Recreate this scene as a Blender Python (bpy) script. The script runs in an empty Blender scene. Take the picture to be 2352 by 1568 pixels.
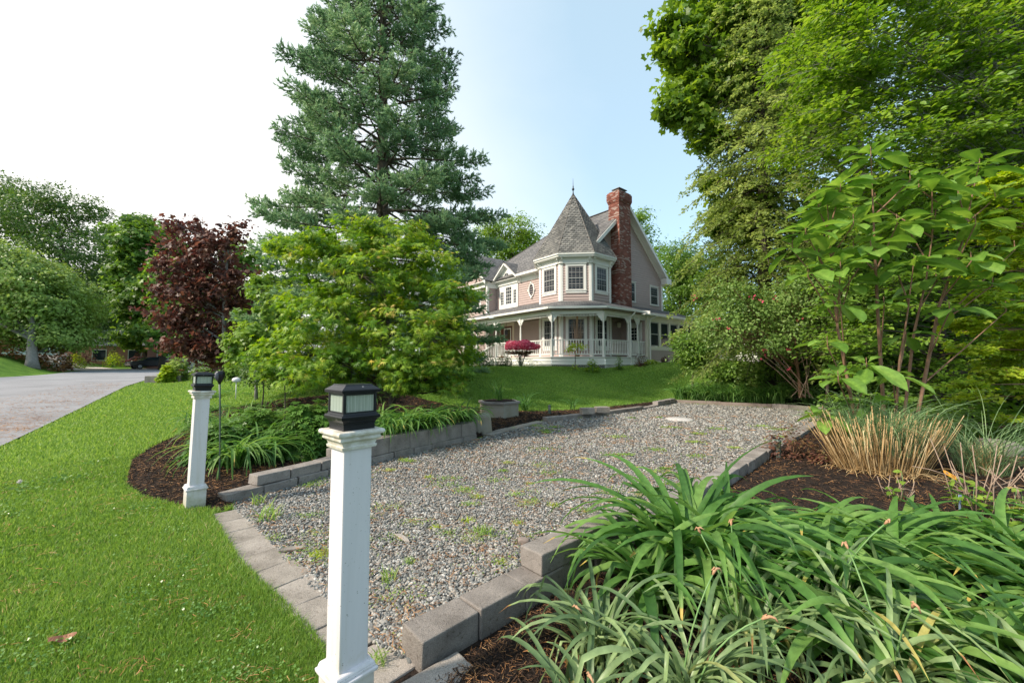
import bpy, math, numpy as np
from math import sin, cos, tan, pi, radians, sqrt, atan2
from mathutils import Matrix, Vector
SC=bpy.context.scene; COL=SC.collection
# ---------------- camera, sky, sun, exposure ----------------
H=1.52; PITCH=radians(3.2); F=914.7
cam=bpy.data.cameras.new("camera"); cam.lens=14; cam.sensor_width=36; cam.clip_end=2000; cam.clip_start=.05
camo=bpy.data.objects.new("camera",cam); COL.objects.link(camo)
camo.location=(0,0,H); camo.rotation_euler=(pi/2+PITCH,0,0); SC.camera=camo
SUN_AZ=-116.; SUN_EL=41.
wd=bpy.data.worlds.new("World"); SC.world=wd; wd.use_nodes=True
nt=wd.node_tree; N=nt.nodes; L=nt.links; N.clear()
out=N.new('ShaderNodeOutputWorld'); bg=N.new('ShaderNodeBackground'); L.new(bg.outputs[0],out.inputs[0])
sky=N.new('ShaderNodeTexSky'); sky.sky_type='NISHITA'; sky.sun_disc=False
sky.sun_elevation=radians(SUN_EL); sky.sun_rotation=radians(SUN_AZ); sky.air_density=1.0; sky.dust_density=1.2; sky.ozone_density=2.2
# high thin cloud veil: patchy noise over the sky dome, denser towards the horizon
tc=N.new('ShaderNodeTexCoord'); mp=N.new('ShaderNodeMapping'); mp.inputs['Scale'].default_value=(1,1,2.2)
no=N.new('ShaderNodeTexNoise'); no.inputs['Scale'].default_value=1.3; no.inputs['Detail'].default_value=6; no.inputs['Distortion'].default_value=.4
L.new(tc.outputs['Generated'],mp.inputs[0]); L.new(mp.outputs[0],no.inputs['Vector'])
dt=N.new('ShaderNodeVectorMath'); dt.operation='DOT_PRODUCT'; dt.inputs[1].default_value=(-.93,.10,-.25)
L.new(tc.outputs['Generated'],dt.inputs[0])
ma=N.new('ShaderNodeMath'); ma.operation='MULTIPLY_ADD'; ma.inputs[1].default_value=.75; ma.inputs[2].default_value=.27
L.new(dt.outputs['Value'],ma.inputs[0])
mb_=N.new('ShaderNodeMath'); mb_.operation='MULTIPLY_ADD'; mb_.inputs[1].default_value=.28; L.new(no.outputs['Fac'],mb_.inputs[0]); L.new(ma.outputs[0],mb_.inputs[2])
cr=N.new('ShaderNodeValToRGB'); cr.color_ramp.elements[0].position=.26; cr.color_ramp.elements[0].color=(.07,.07,.07,1); cr.color_ramp.elements[1].position=.8; cr.color_ramp.elements[1].color=(.97,.97,.97,1)
L.new(mb_.outputs[0],cr.inputs[0])
mx=N.new('ShaderNodeMix'); mx.data_type='RGBA'; L.new(cr.outputs[0],mx.inputs[0])
tn=N.new('ShaderNodeMix'); tn.data_type='RGBA'; tn.blend_type='MULTIPLY'; tn.inputs[0].default_value=1; L.new(sky.outputs[0],tn.inputs[6]); tn.inputs[7].default_value=(.86,1.04,1.0,1); pv=N.new('ShaderNodeMix'); pv.data_type='RGBA'; pv.inputs[0].default_value=.55; L.new(tn.outputs[2],pv.inputs[6]); pv.inputs[7].default_value=(2.15,2.85,3.1,1); L.new(pv.outputs[2],mx.inputs[6]); mx.inputs[7].default_value=(4.2,4.1,3.95,1)
L.new(mx.outputs[2],bg.inputs[0]); bg.inputs[1].default_value=.125
sl=bpy.data.lights.new("sun",'SUN'); sl.energy=2.4; sl.angle=radians(4); sl.color=(1,.88,.72)
so=bpy.data.objects.new("sun",sl); COL.objects.link(so)
_d=Vector((sin(radians(SUN_AZ))*cos(radians(SUN_EL)),cos(radians(SUN_AZ))*cos(radians(SUN_EL)),sin(radians(SUN_EL))))
so.rotation_euler=_d.to_track_quat('Z','Y').to_euler(); so.location=_d*60
SC.view_settings.view_transform='Standard'; SC.view_settings.look='None'; SC.view_settings.gamma=1
SC.view_settings.exposure=1.4
SC.render.engine='CYCLES'
try:
    SC.cycles.max_bounces=8; SC.cycles.transparent_max_bounces=8; SC.cycles.diffuse_bounces=4
except: pass
# ---------------- helpers ----------------
RS=np.random.RandomState
def ray(X,Y):
    u=(X-1176)/F; v=-(Y-784)/F; c,s=cos(PITCH),sin(PITCH)
    return (u,c-s*v,s+c*v)
def P(X,Y,d):
    r=ray(X,Y); t=d/r[1]; return np.array((r[0]*t,d,H+r[2]*t))
def G(X,Y,z=0):
    r=ray(X,Y); t=(z-H)/r[2]; return np.array((r[0]*t,r[1]*t,z))
def sm(t):
    t=np.clip(t,0,1); return t*t*(3-2*t)
def hgt(x,y):
    x=np.asarray(x,float); y=np.asarray(y,float)
    U=-.643*x+.766*y; Nn=.766*x+.643*y
    h=1.34*(1-(1-sm((U-8.6)/7.5)*sm((Nn+1)/9))*(1-sm((y-17)/6.5)*sm((x-3)/5)))
    h=h+np.clip(U-15,0,60)*.018*(1-sm((Nn-8)/8))
    h=h+1.5*sm((-Nn-8.0)/4.5)*sm((U-8)/22)
    h=h+.5*sm((Nn-16)/8)*sm((U-2)/8)*(1-sm((U-8.6)/7.5))
    return h
def tag(o,label=None,cat=None,group=None,kind=None):
    if label: o['label']=label
    if cat: o['category']=cat
    if group: o['group']=group
    if kind: o['kind']=kind
    return o
def empty(name,loc=(0,0,0),rz=0,**k):
    o=bpy.data.objects.new(name,None); o.location=loc; o.rotation_euler=(0,0,rz); COL.objects.link(o)
    if k: tag(o,**k)
    return o
def link(name,me,mat=None,parent=None,**k):
    o=bpy.data.objects.new(name,me); COL.objects.link(o)
    if mat is not None and len(me.materials)==0: me.materials.append(mat)
    if parent is not None: o.parent=parent
    if k: tag(o,**k)
    return o
def npmesh(name,V,Fc,rnd=None,smooth=False,uv=None):
    """V (n,3); Fc list of int arrays each (m,k)"""
    me=bpy.data.meshes.new(name); V=np.ascontiguousarray(V,dtype=np.float32)
    if not isinstance(Fc,list): Fc=[Fc]
    Fc=[f for f in Fc if len(f)]
    li=np.concatenate([f.ravel() for f in Fc]).astype(np.int32)
    lt=np.concatenate([np.full(len(f),f.shape[1],np.int32) for f in Fc])
    ls=np.concatenate([[0],np.cumsum(lt)[:-1]]).astype(np.int32)
    me.vertices.add(len(V)); me.vertices.foreach_set('co',V.ravel())
    me.loops.add(len(li)); me.loops.foreach_set('vertex_index',li)
    me.polygons.add(len(lt)); me.polygons.foreach_set('loop_start',ls); me.polygons.foreach_set('loop_total',lt)
    if smooth: me.polygons.foreach_set('use_smooth',np.ones(len(lt),bool))
    if rnd is not None:
        a=me.attributes.new('rnd','FLOAT','POINT'); a.data.foreach_set('value',np.ascontiguousarray(rnd,dtype=np.float32))
    me.update(); me.validate(); return me
def nrm(a): return a/np.maximum(np.linalg.norm(a,axis=-1,keepdims=True),1e-9)
def scatter(name,tv,tf,pos,d,n,s,rnd,smooth=False):
    """merge copies of a template: y axis along d, z axis near n"""
    pos=np.asarray(pos,float); m=len(pos); k=len(tv); tv=np.asarray(tv,float)
    Y=nrm(d); X=nrm(np.cross(Y,n)); Z=np.cross(X,Y); s=np.broadcast_to(np.asarray(s,float),(m,))
    V=pos[:,None,:]+s[:,None,None]*(tv[None,:,0:1]*X[:,None,:]+tv[None,:,1:2]*Y[:,None,:]+tv[None,:,2:3]*Z[:,None,:])
    if not isinstance(tf,list): tf=[tf]
    off=(np.arange(m)*k)[:,None,None]
    FF=[(np.asarray(f)[None]+off).reshape(-1,np.asarray(f).shape[1]) for f in tf]
    return npmesh(name,V.reshape(-1,3),FF,np.repeat(rnd,k) if rnd is not None else None,smooth)
class MB:
    def __init__(s,M=None): s.v=[];s.f=[];s.M=M
    def add(s,vs,fs):
        b=len(s.v)
        for p in vs:
            if s.M is not None: p=s.M@Vector(p)
            s.v.append((p[0],p[1],p[2]))
        s.f+= [tuple(i+b for i in f) for f in fs]; return s
    def box(s,x0,x1,y0,y1,z0,z1):
        return s.add([(x0,y0,z0),(x1,y0,z0),(x1,y1,z0),(x0,y1,z0),(x0,y0,z1),(x1,y0,z1),(x1,y1,z1),(x0,y1,z1)],
          [(0,3,2,1),(4,5,6,7),(0,1,5,4),(1,2,6,5),(2,3,7,6),(3,0,4,7)])
    def poly(s,pts): return s.add(pts,[tuple(range(len(pts)))])
    def prism(s,pts,z0,z1):
        n=len(pts); return s.add([(p[0],p[1],z0) for p in pts]+[(p[0],p[1],z1) for p in pts],
          [tuple(range(n))[::-1],tuple(range(n,2*n))]+[(i,(i+1)%n,n+(i+1)%n,n+i) for i in range(n)])
    def extr(s,pts,off):
        n=len(pts); o=Vector(off); return s.add([tuple(p) for p in pts]+[tuple(Vector(p)+o) for p in pts],
          [tuple(range(n))[::-1],tuple(range(n,2*n))]+[(i,(i+1)%n,n+(i+1)%n,n+i) for i in range(n)])
    def bar(s,p0,p1,w,h,up=(0,0,1)):
        p0=Vector(p0);p1=Vector(p1);d=(p1-p0).normalized();x=d.cross(Vector(up)).normalized();u=x.cross(d)
        q=[x*(-w/2)+u*(-h/2),x*(w/2)+u*(-h/2),x*(w/2)+u*(h/2),x*(-w/2)+u*(h/2)]
        return s.add([p0+a for a in q]+[p1+a for a in q],[(3,2,1,0),(4,5,6,7),(0,1,5,4),(1,2,6,5),(2,3,7,6),(3,0,4,7)])
    def frus(s,c,z0,z1,h0,h1):
        """square frustum, half sizes h0 h1 (scalars)"""
        x,y=c; return s.add([(x-h0,y-h0,z0),(x+h0,y-h0,z0),(x+h0,y+h0,z0),(x-h0,y+h0,z0),(x-h1,y-h1,z1),(x+h1,y-h1,z1),(x+h1,y+h1,z1),(x-h1,y+h1,z1)],
          [(0,3,2,1),(4,5,6,7),(0,1,5,4),(1,2,6,5),(2,3,7,6),(3,0,4,7)])
    def sq(s,c,prof):
        for (z0,h0),(z1,h1) in zip(prof[:-1],prof[1:]): s.frus(c,z0,z1,h0,h1)
        return s
    def tube(s,pts,rad,n=6,cap=True):
        pts=[Vector(p) for p in pts]; m=len(pts)
        if not hasattr(rad,'__len__'): rad=[rad]*m
        vs=[];fs=[];ref=None
        for i,p in enumerate(pts):
            t=(pts[min(i+1,m-1)]-pts[max(i-1,0)]).normalized()
            if ref is None: ref=Vector((1,0,0)) if abs(t.x)<.8 else Vector((0,1,0))
            x=(ref-t*ref.dot(t)).normalized(); ref=x; y=t.cross(x)
            for j in range(n):
                a=2*pi*j/n; vs.append(p+(x*cos(a)+y*sin(a))*rad[i])
        for i in range(m-1):
            for j in range(n): fs.append((i*n+j,i*n+(j+1)%n,(i+1)*n+(j+1)%n,(i+1)*n+j))
        if cap: fs.append(tuple(range(n))[::-1]); fs.append(tuple((m-1)*n+j for j in range(n)))
        return s.add(vs,fs)
    def lathe(s,c,prof,n=12):
        return s.tube([(c[0],c[1],c[2]+z) for z,r in prof],[max(r,.0005) for z,r in prof],n)
    def build(s,name,mat,parent=None,smooth=False,bevel=0,uv=None,**k):
        me=bpy.data.meshes.new(name); me.from_pydata(s.v,[],s.f); me.update()
        if smooth:
            for p in me.polygons: p.use_smooth=True
        o=link(name,me,mat,parent,**k)
        if bevel:
            b=o.modifiers.new('bev','BEVEL'); b.width=bevel; b.segments=2; b.limit_method='ANGLE'
        return o
# ---------------- materials ----------------
def mat(name,col,rough=.6,spec=.4,metal=0):
    m=bpy.data.materials.new(name); m.use_nodes=True; b=m.node_tree.nodes['Principled BSDF']
    b.inputs['Base Color'].default_value=(*col,1); b.inputs['Roughness'].default_value=rough
    b.inputs['Specular IOR Level'].default_value=spec; b.inputs['Metallic'].default_value=metal
    return m
def nodes(m): return m.node_tree.nodes,m.node_tree.links,m.node_tree.nodes['Principled BSDF']
def ramp(N,L,src,stops):
    r=N.new('ShaderNodeValToRGB'); e=r.color_ramp.elements
    while len(e)<len(stops): e.new(.5)
    for q,(p,c) in zip(e,stops): q.position=p; q.color=(*c,1)
    L.new(src,r.inputs[0]); return r
def noise(N,L,scale,detail=4,dist=0,vec=None,rough=.55):
    t=N.new('ShaderNodeTexNoise'); t.inputs['Scale'].default_value=scale; t.inputs['Detail'].default_value=detail; t.inputs['Distortion'].default_value=dist; t.inputs['Roughness'].default_value=rough
    if vec is None:
        g=N.new('ShaderNodeNewGeometry'); vec=g.outputs['Position']
    L.new(vec,t.inputs['Vector']); return t
def bump(N,L,b,src,st,dist=.02):
    u=N.new('ShaderNodeBump'); u.inputs['Strength'].default_value=st; u.inputs['Distance'].default_value=dist
    L.new(src,u.inputs['Height']); L.new(u.outputs[0],b.inputs['Normal']); return u
def mixc(N,L,f,a,b,mode='MIX'):
    m=N.new('ShaderNodeMix'); m.data_type='RGBA'; m.blend_type=mode
    if isinstance(f,float): m.inputs[0].default_value=f
    else: L.new(f,m.inputs[0])
    for i,q in ((6,a),(7,b)):
        if isinstance(q,tuple): m.inputs[i].default_value=(*q,1)
        else: L.new(q,m.inputs[i])
    return m.outputs[2]
def nmat(name,stops,scale,rough=.7,spec=.3,bs=.3,bscale=None,bdist=.01,detail=5):
    m=mat(name,(1,1,1),rough,spec); N,L,b=nodes(m); t=noise(N,L,scale,detail); r=ramp(N,L,t.outputs['Fac'],stops); L.new(r.outputs[0],b.inputs['Base Color'])
    if bs: t2=noise(N,L,bscale or scale*4,4); bump(N,L,b,t2.outputs['Fac'],bs,bdist)
    return m
def leafm(name,stops,trans=.35,rough=.45,spec=.35,tcol=None):
    m=mat(name,(1,1,1),rough,spec); N,L,b=nodes(m)
    a=N.new('ShaderNodeAttribute'); a.attribute_name='rnd'; r=ramp(N,L,a.outputs['Fac'],stops); L.new(r.outputs[0],b.inputs['Base Color'])
    nz=noise(N,L,23,3); rz=ramp(N,L,nz.outputs['Fac'],[(.3,(.74,.74,.74)),(.7,(1.22,1.22,1.22))]); cc_=mixc(N,L,1.0,r.outputs[0],rz.outputs[0],'MULTIPLY'); L.new(cc_,b.inputs['Base Color'])
    t=N.new('ShaderNodeBsdfTranslucent'); hs=N.new('ShaderNodeHueSaturation'); hs.inputs['Hue'].default_value=.485; hs.inputs['Saturation'].default_value=1.1; hs.inputs['Value'].default_value=1.5
    L.new(r.outputs[0],hs.inputs['Color']); L.new(hs.outputs[0],t.inputs[0])
    x=N.new('ShaderNodeMixShader'); x.inputs[0].default_value=trans; L.new(b.outputs[0],x.inputs[1]); L.new(t.outputs[0],x.inputs[2])
    o=[n for n in N if n.type=='OUTPUT_MATERIAL'][0]; L.new(x.outputs[0],o.inputs[0]); return m
def g3(a,b,c): return [(0,a),(.5,b),(1,c)]
M={}
M['bark']=nmat('bark',g3((.035,.028,.022),(.09,.075,.06),(.16,.14,.12)),9,.9,.15,.8,40,.02)
M['greybark']=nmat('greybark',g3((.10,.095,.09),(.20,.19,.18),(.33,.32,.31)),7,.9,.15,.6,40,.01)
M['redbark']=nmat('redbark',g3((.12,.07,.045),(.24,.14,.09),(.33,.22,.15)),14,.8,.2,.4,60,.005)
M['deadtwig']=nmat('deadtwig',g3((.16,.10,.075),(.30,.22,.17),(.42,.33,.27)),30,.85,.2,.3,90,.003)
M['spruce']=leafm('spruce_needles',g3((.055,.12,.065),(.17,.30,.15),(.36,.47,.24)),.35,.6)
M['jmaple']=leafm('lime_maple_leaf',[(0,(.045,.13,.015)),(.4,(.14,.28,.03)),(.8,(.31,.44,.05)),(1,(.66,.50,.17))],.45)
M['redmaple']=leafm('red_maple_leaf',g3((.045,.022,.018),(.115,.046,.034),(.25,.125,.075)),.3,.5)
M['greenA']=leafm('fresh_green_leaf',g3((.045,.11,.018),(.12,.23,.035),(.24,.37,.06)),.4)
M['greenB']=leafm('deep_green_leaf',g3((.03,.075,.018),(.075,.15,.03),(.14,.23,.05)),.35)
M['oak']=leafm('oak_leaf',g3((.06,.125,.018),(.14,.25,.032),(.28,.40,.06)),.5)
M['pear']=leafm('pear_leaf',g3((.09,.17,.03),(.19,.30,.06),(.34,.44,.12)),.35)
M['beech']=leafm('beech_leaf',g3((.065,.15,.018),(.16,.29,.035),(.31,.44,.07)),.45)
M['hemlock']=leafm('hemlock_needles',g3((.10,.155,.04),(.225,.31,.08),(.41,.49,.17)),.5,.6)
M['rhodo']=leafm('shrub_leaf',g3((.065,.13,.03),(.16,.27,.06),(.32,.43,.14)),.35)
M['yellowleaf']=leafm('yellow_green_leaf',g3((.12,.24,.02),(.29,.42,.035),(.52,.57,.07)),.45)
M['magnolia']=leafm('magnolia_leaf',g3((.075,.17,.03),(.16,.30,.05),(.28,.43,.09)),.4,.4)
M['daylily']=leafm('daylily_leaf',[(0,(.04,.115,.026)),(.5,(.105,.24,.05)),(.93,(.21,.35,.09)),(1,(.62,.46,.12))],.42,.5,.35)
M['daffodil']=leafm('daffodil_leaf',[(0,(.10,.17,.07)),(.5,(.20,.29,.12)),(.86,(.30,.40,.18)),(.93,(.42,.36,.10)),(1,(.36,.17,.07))],.3,.42,.45)
M['peony']=leafm('peony_leaf',g3((.04,.11,.02),(.10,.22,.04),(.18,.32,.07)),.35,.35,.5)
M['orngrass']=leafm('blue_green_grass',g3((.10,.18,.08),(.18,.29,.13),(.30,.42,.20)),.3)
M['straw']=leafm('straw_stubble',g3((.30,.19,.08),(.50,.34,.16),(.66,.53,.32)),.15,.6)
M['grass']=leafm('lawn_blade',[(0,(.075,.15,.026)),(.45,(.19,.33,.062)),(.85,(.33,.45,.12)),(1,(.56,.44,.24))],.4,.5,.3)
M['azalea']=leafm('azalea_flower',g3((.50,.05,.10),(.78,.12,.21),(.88,.32,.40)),.3)
M['redleaf']=leafm('maroon_leaf',g3((.05,.03,.025),(.15,.06,.04),(.16,.17,.06)),.25)
M['whiteflower']=leafm('white_flower',g3((.5,.45,.42),(.7,.66,.66),(.8,.78,.8)),.3)
M['rustshrub']=leafm('rusty_leaf',g3((.10,.05,.02),(.24,.12,.045),(.30,.20,.08)),.3)
M['chip']=leafm('mulch_chip_bark',g3((.010,.008,.008),(.024,.018,.016),(.13,.07,.04)),.0,.8,.25)
M['catkin']=leafm('catkin_litter_bits',g3((.17,.075,.03),(.36,.17,.065),(.50,.29,.13)),.1,.8)
M['stone']=leafm('gravel_stone',[(0,(.08,.085,.085)),(.3,(.155,.16,.158)),(.55,(.24,.238,.225)),(.75,(.35,.345,.33)),(.9,(.25,.215,.18)),(.94,(.40,.39,.37)),(1,(.48,.47,.45))],.0,.75,.3)
M['white']=nmat('white_paint',[(0,(.66,.655,.63)),(1,(.80,.80,.79))],1.2,.45,.4,.05,60)
M['postwhite']=mat('post_vinyl',(.78,.78,.77),.4,.4)
N_,L_,b_=nodes(M['postwhite'])
t=noise(N_,L_,90,3,0); r1=ramp(N_,L_,t.outputs['Fac'],[(0,(.22,.21,.2)),(.27,(.35,.33,.30)),(.32,(1,1,1))])
mp=N_.new('ShaderNodeMapping'); mp.inputs['Scale'].default_value=(11,11,.8); gg=N_.new('ShaderNodeNewGeometry'); L_.new(gg.outputs['Position'],mp.inputs[0])
t2=noise(N_,L_,1.0,4,.5,mp.outputs[0]); r2=ramp(N_,L_,t2.outputs['Fac'],[(.3,(.70,.665,.70)),(.55,(.64,.61,.64)),(.78,(.54,.50,.46))])
cA=mixc(N_,L_,1.0,r2.outputs[0],r1.outputs[0],'MULTIPLY'); sx=N_.new('ShaderNodeSeparateXYZ'); L_.new(gg.outputs['Position'],sx.inputs[0]); n3=noise(N_,L_,12,4); ms=N_.new('ShaderNodeMath'); ms.operation='MULTIPLY_ADD'; ms.inputs[1].default_value=.5; L_.new(n3.outputs['Fac'],ms.inputs[0]); L_.new(sx.outputs['Z'],ms.inputs[2]); r3=ramp(N_,L_,ms.outputs[0],[(.27,(.85,.85,.85)),(.50,(0,0,0))])
L_.new(mixc(N_,L_,r3.outputs[0],cA,(.40,.37,.27)),b_.inputs['Base Color'])
M['grime']=nmat('grimy_moulding',[(0,(.26,.22,.17)),(.44,(.50,.465,.40)),(.62,(.68,.665,.64))],16,.45,.4,.1,60)
M['lantern']=nmat('lantern_black',[(0,(.006,.007,.009)),(.68,(.011,.012,.016)),(.74,(.3,.3,.3))],38,.3,.35,.05,80)
M['ribglass']=mat('ribbed_glass',(.60,.70,.62),.16,.6)
N_,L_,b_=nodes(M['ribglass']); aa=N_.new('ShaderNodeAttribute'); aa.attribute_name='rnd'; rr_=ramp(N_,L_,aa.outputs['Fac'],[(0,(.26,.31,.24)),(.6,(.60,.66,.57)),(1,(.92,.94,.9))]); L_.new(rr_.outputs[0],b_.inputs['Base Color']); b_.inputs['Transmission Weight'].default_value=.15; b_.inputs['IOR'].default_value=1.3  # bright rib crests and dark grooves painted in, like glints on the glass
M['bulb']=mat('bulb_glass',(.85,.83,.75),.2,.6)
M['pink']=nmat('pink_siding',[(0,(.395,.31,.295)),(1,(.455,.36,.34))],.9,.55,.3,0)
M['roof']=None
def roofm(name,c1,c2,mortar,scl,bw=.3,rh=.14):
    m=mat(name,(.2,.2,.2),.9,.15); N,L,b=nodes(m); u=N.new('ShaderNodeUVMap'); u.uv_map='uv'
    k=N.new('ShaderNodeTexBrick'); k.inputs['Scale'].default_value=1; k.inputs['Brick Width'].default_value=bw; k.inputs['Row Height'].default_value=rh
    k.inputs['Mortar Size'].default_value=scl; k.inputs['Color1'].default_value=(*c1,1); k.inputs['Color2'].default_value=(*c2,1); k.inputs['Mortar'].default_value=(*mortar,1)
    k.inputs['Bias'].default_value=0; L.new(u.outputs[0],k.inputs['Vector'])
    t=noise(N,L,2.2,5); r=ramp(N,L,t.outputs['Fac'],[(.3,(.72,.72,.74)),(.7,(1.15,1.12,1.08))])
    L.new(mixc(N,L,1.0,k.outputs['Color'],r.outputs[0],'MULTIPLY'),b.inputs['Base Color']); bump(N,L,b,k.outputs['Fac'],.6,-.02); return m,N,L,b,k
M['roof'],*_=roofm('asphalt_shingle',(.125,.125,.13),(.20,.20,.205),(.05,.05,.05),.012)
M['brick'],N_,L_,b_,k_=roofm('weathered_brick',(.16,.055,.042),(.30,.11,.085),(.20,.15,.13),.006,.22,.075)
t=noise(N_,L_,7,2); 
# a scatter of lime-washed bricks
k2=N_.new('ShaderNodeTexBrick'); k2.inputs['Scale'].default_value=1; k2.inputs['Brick Width'].default_value=.22; k2.inputs['Row Height'].default_value=.075; k2.inputs['Mortar Size'].default_value=.004; k2.inputs['Color1'].default_value=(0,0,0,1); k2.inputs['Color2'].default_value=(1,1,1,1); k2.inputs['Mortar'].default_value=(.2,.2,.2,1)
u=N_.new('ShaderNodeUVMap'); u.uv_map='uv'; L_.new(u.outputs[0],k2.inputs['Vector'])
r=ramp(N_,L_,k2.outputs['Color'],[(.80,(0,0,0)),(.86,(.8,.8,.8))]); base=b_.inputs['Base Color'].links[0].from_socket
L_.new(mixc(N_,L_,r.outputs[0],base,(.36,.29,.26)),b_.inputs['Base Color'])
M['scallop']=leafm('scallop_shingle',g3((.115,.117,.115),(.18,.182,.178),(.27,.265,.25)),.0,.9,.15)
M['glass']=mat('window_glass',(.022,.03,.038),.1,.2)
M['sash']=mat('grey_sash',(.34,.34,.34),.5); M['darkwood']=mat('dark_door_wood',(.16,.06,.04),.5)
M['tan']=mat('tan_trim',(.62,.54,.44),.6); M['ceil']=mat('porch_ceiling',(.30,.25,.21),.7); M['dark']=mat('painted_shade',(.02,.02,.02),.9)
M['copper']=mat('flue_metal',(.10,.08,.07),.5); M['finial']=mat('finial_iron',(.03,.035,.04),.5)
def blockm(name,a,b2,c):
    m=mat(name,(1,1,1),.88,.2); N,L,b=nodes(m); t=noise(N,L,5,4); r=ramp(N,L,t.outputs['Fac'],[(.3,a),(.5,b2),(.72,c)])
    t2=noise(N,L,220,2); r2=ramp(N,L,t2.outputs['Fac'],[(.35,(.75,.75,.75)),(.65,(1.2,1.2,1.2))])
    oi=N.new('ShaderNodeObjectInfo'); r3=ramp(N,L,oi.outputs['Random'],[(0,(.86,.84,.82)),(1,(1.1,1.08,1.08))])
    c1=mixc(N,L,1.0,r.outputs[0],r2.outputs[0],'MULTIPLY'); L.new(mixc(N,L,1.0,c1,r3.outputs[0],'MULTIPLY'),b.inputs['Base Color'])
    t3=noise(N,L,160,4); t4=noise(N,L,38,5,.3); r4=ramp(N,L,t4.outputs['Fac'],[(.28,(.45,.42,.36)),(.42,(1,1,1))]); src=b.inputs['Base Color'].links[0].from_socket; L.new(mixc(N,L,.8,src,r4.outputs[0],'MULTIPLY'),b.inputs['Base Color']); ad=N.new('ShaderNodeMath'); ad.operation='ADD'; L.new(t3.outputs['Fac'],ad.inputs[0]); L.new(t4.outputs['Fac'],ad.inputs[1]); bump(N,L,b,ad.outputs[0],.8,.006); return m
M['block']=blockm('concrete_block',(.17,.155,.145),(.245,.225,.212),(.31,.285,.268))
M['paver']=blockm('concrete_paver',(.22,.20,.178),(.30,.275,.25),(.37,.34,.31))
M['sandstone']=nmat('planter_stone',g3((.20,.17,.12),(.30,.27,.22),(.36,.36,.34)),4,.85,.2,.3,50)
M['timber']=nmat('weathered_timber',g3((.14,.11,.10),(.22,.18,.16),(.28,.24,.22)),6,.85,.2,.4,50)
M['soil']=nmat('dark_soil',g3((.012,.010,.009),(.028,.021,.018),(.06,.04,.03)),14,.95,.1,.9,50,.03)
M['gravelbase']=nmat('gravel_bed',[(.3,(.10,.085,.07)),(.5,(.24,.21,.18)),(.7,(.38,.35,.31))],45,.95,.15,.9,60,.02)
M['bollard']=mat('bollard_green_metal',(.06,.085,.075),.45,.5); M['amber']=mat('bollard_lens',(.45,.38,.18),.3)
M['tagorange']=nmat('orange_tag_card',g3((.75,.25,.01),(.85,.38,.02),(.85,.55,.05)),20,.5,.4,0)
M['tagblue']=mat('blue_label',(.30,.36,.55),.5); M['utility']=nmat('cover_stone',g3((.36,.34,.33),(.46,.44,.43),(.55,.53,.52)),8,.7,.3,.3)
M['deadleaf']=mat('dry_leaf',(.28,.12,.07),.7)
# lawn
m=mat('lawn_ground',(.1,.2,.03),.95,.1); N_,L_,b_=nodes(m)
t=noise(N_,L_,1.1,5); r=ramp(N_,L_,t.outputs['Fac'],[(.3,(.07,.15,.022)),(.5,(.105,.21,.03)),(.7,(.16,.26,.042))]); t2=noise(N_,L_,45,3); r2=ramp(N_,L_,t2.outputs['Fac'],[(.35,(.6,.6,.6)),(.65,(1.25,1.25,1.25))])
L_.new(mixc(N_,L_,1.0,r.outputs[0],r2.outputs[0],'MULTIPLY'),b_.inputs['Base Color']); bump(N_,L_,b_,t2.outputs['Fac'],.8,.03); M['lawn']=m
# asphalt: pale worn surface with catkin drifts towards the verge
m=mat('asphalt',(.2,.2,.2),.9,.2); N_,L_,b_=nodes(m); mp=N_.new('ShaderNodeMapping'); mp.inputs['Rotation'].default_value=(0,0,radians(-40)); mp.inputs['Scale'].default_value=(1.6,.35,1); gg=N_.new('ShaderNodeNewGeometry'); L_.new(gg.outputs['Position'],mp.inputs[0])
t=noise(N_,L_,.5,5); r=ramp(N_,L_,t.outputs['Fac'],[(.3,(.22,.22,.235)),(.7,(.30,.30,.32))]); t2=noise(N_,L_,120,2); r2=ramp(N_,L_,t2.outputs['Fac'],[(.3,(.75,.75,.75)),(.7,(1.2,1.2,1.2))])
L_.new(mixc(N_,L_,1.0,r.outputs[0],r2.outputs[0],'MULTIPLY'),b_.inputs['Base Color']); bump(N_,L_,b_,t2.outputs['Fac'],.3,.01); M['asphalt']=m
M['concrete']=nmat('pale_concrete',g3((.42,.38,.36),(.52,.47,.45),(.60,.56,.54)),1.5,.9,.2,.1)
# ---------------- polygons on the ground ----------------
GRAVEL=np.array([(-2.86,4.2),(-3.1,4.4),(-2.92,4.74),(-2.47,5.39),(-2.13,6.15),(-1.49,7.07),(-.67,8.2),(.1,9.4),(.7,10.4),(2.1,11.3),(3.94,12.79),(6.17,15.5),(8.94,13.6),(9.68,12.1),(7.3,9.75),(4.95,7.4),(2.6,5.05),(.6,3.14),(-.515,2.10),(-.75,2.25),(-1.55,2.95),(-2.2,3.6)])
def NU(n,u): return (.766*n-.643*u,.643*n+.766*u)
ROAD=np.array([NU(*p) for p in [(-2.4,-30),(-2.4,15),(-2.1,30),(-1.5,38),(.2,46),(6,55),(18,61),(40,64),(40,71),(18,69),(4,67),(-4,66),(-7.2,60),(-7.9,52),(-8.6,44),(-10.6,20),(-12,-30)]])
FORK=np.array([NU(*p) for p in [(-4.5,62),(-9,58),(-13,70),(-22,84),(-19,88),(-8,74)]])
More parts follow.
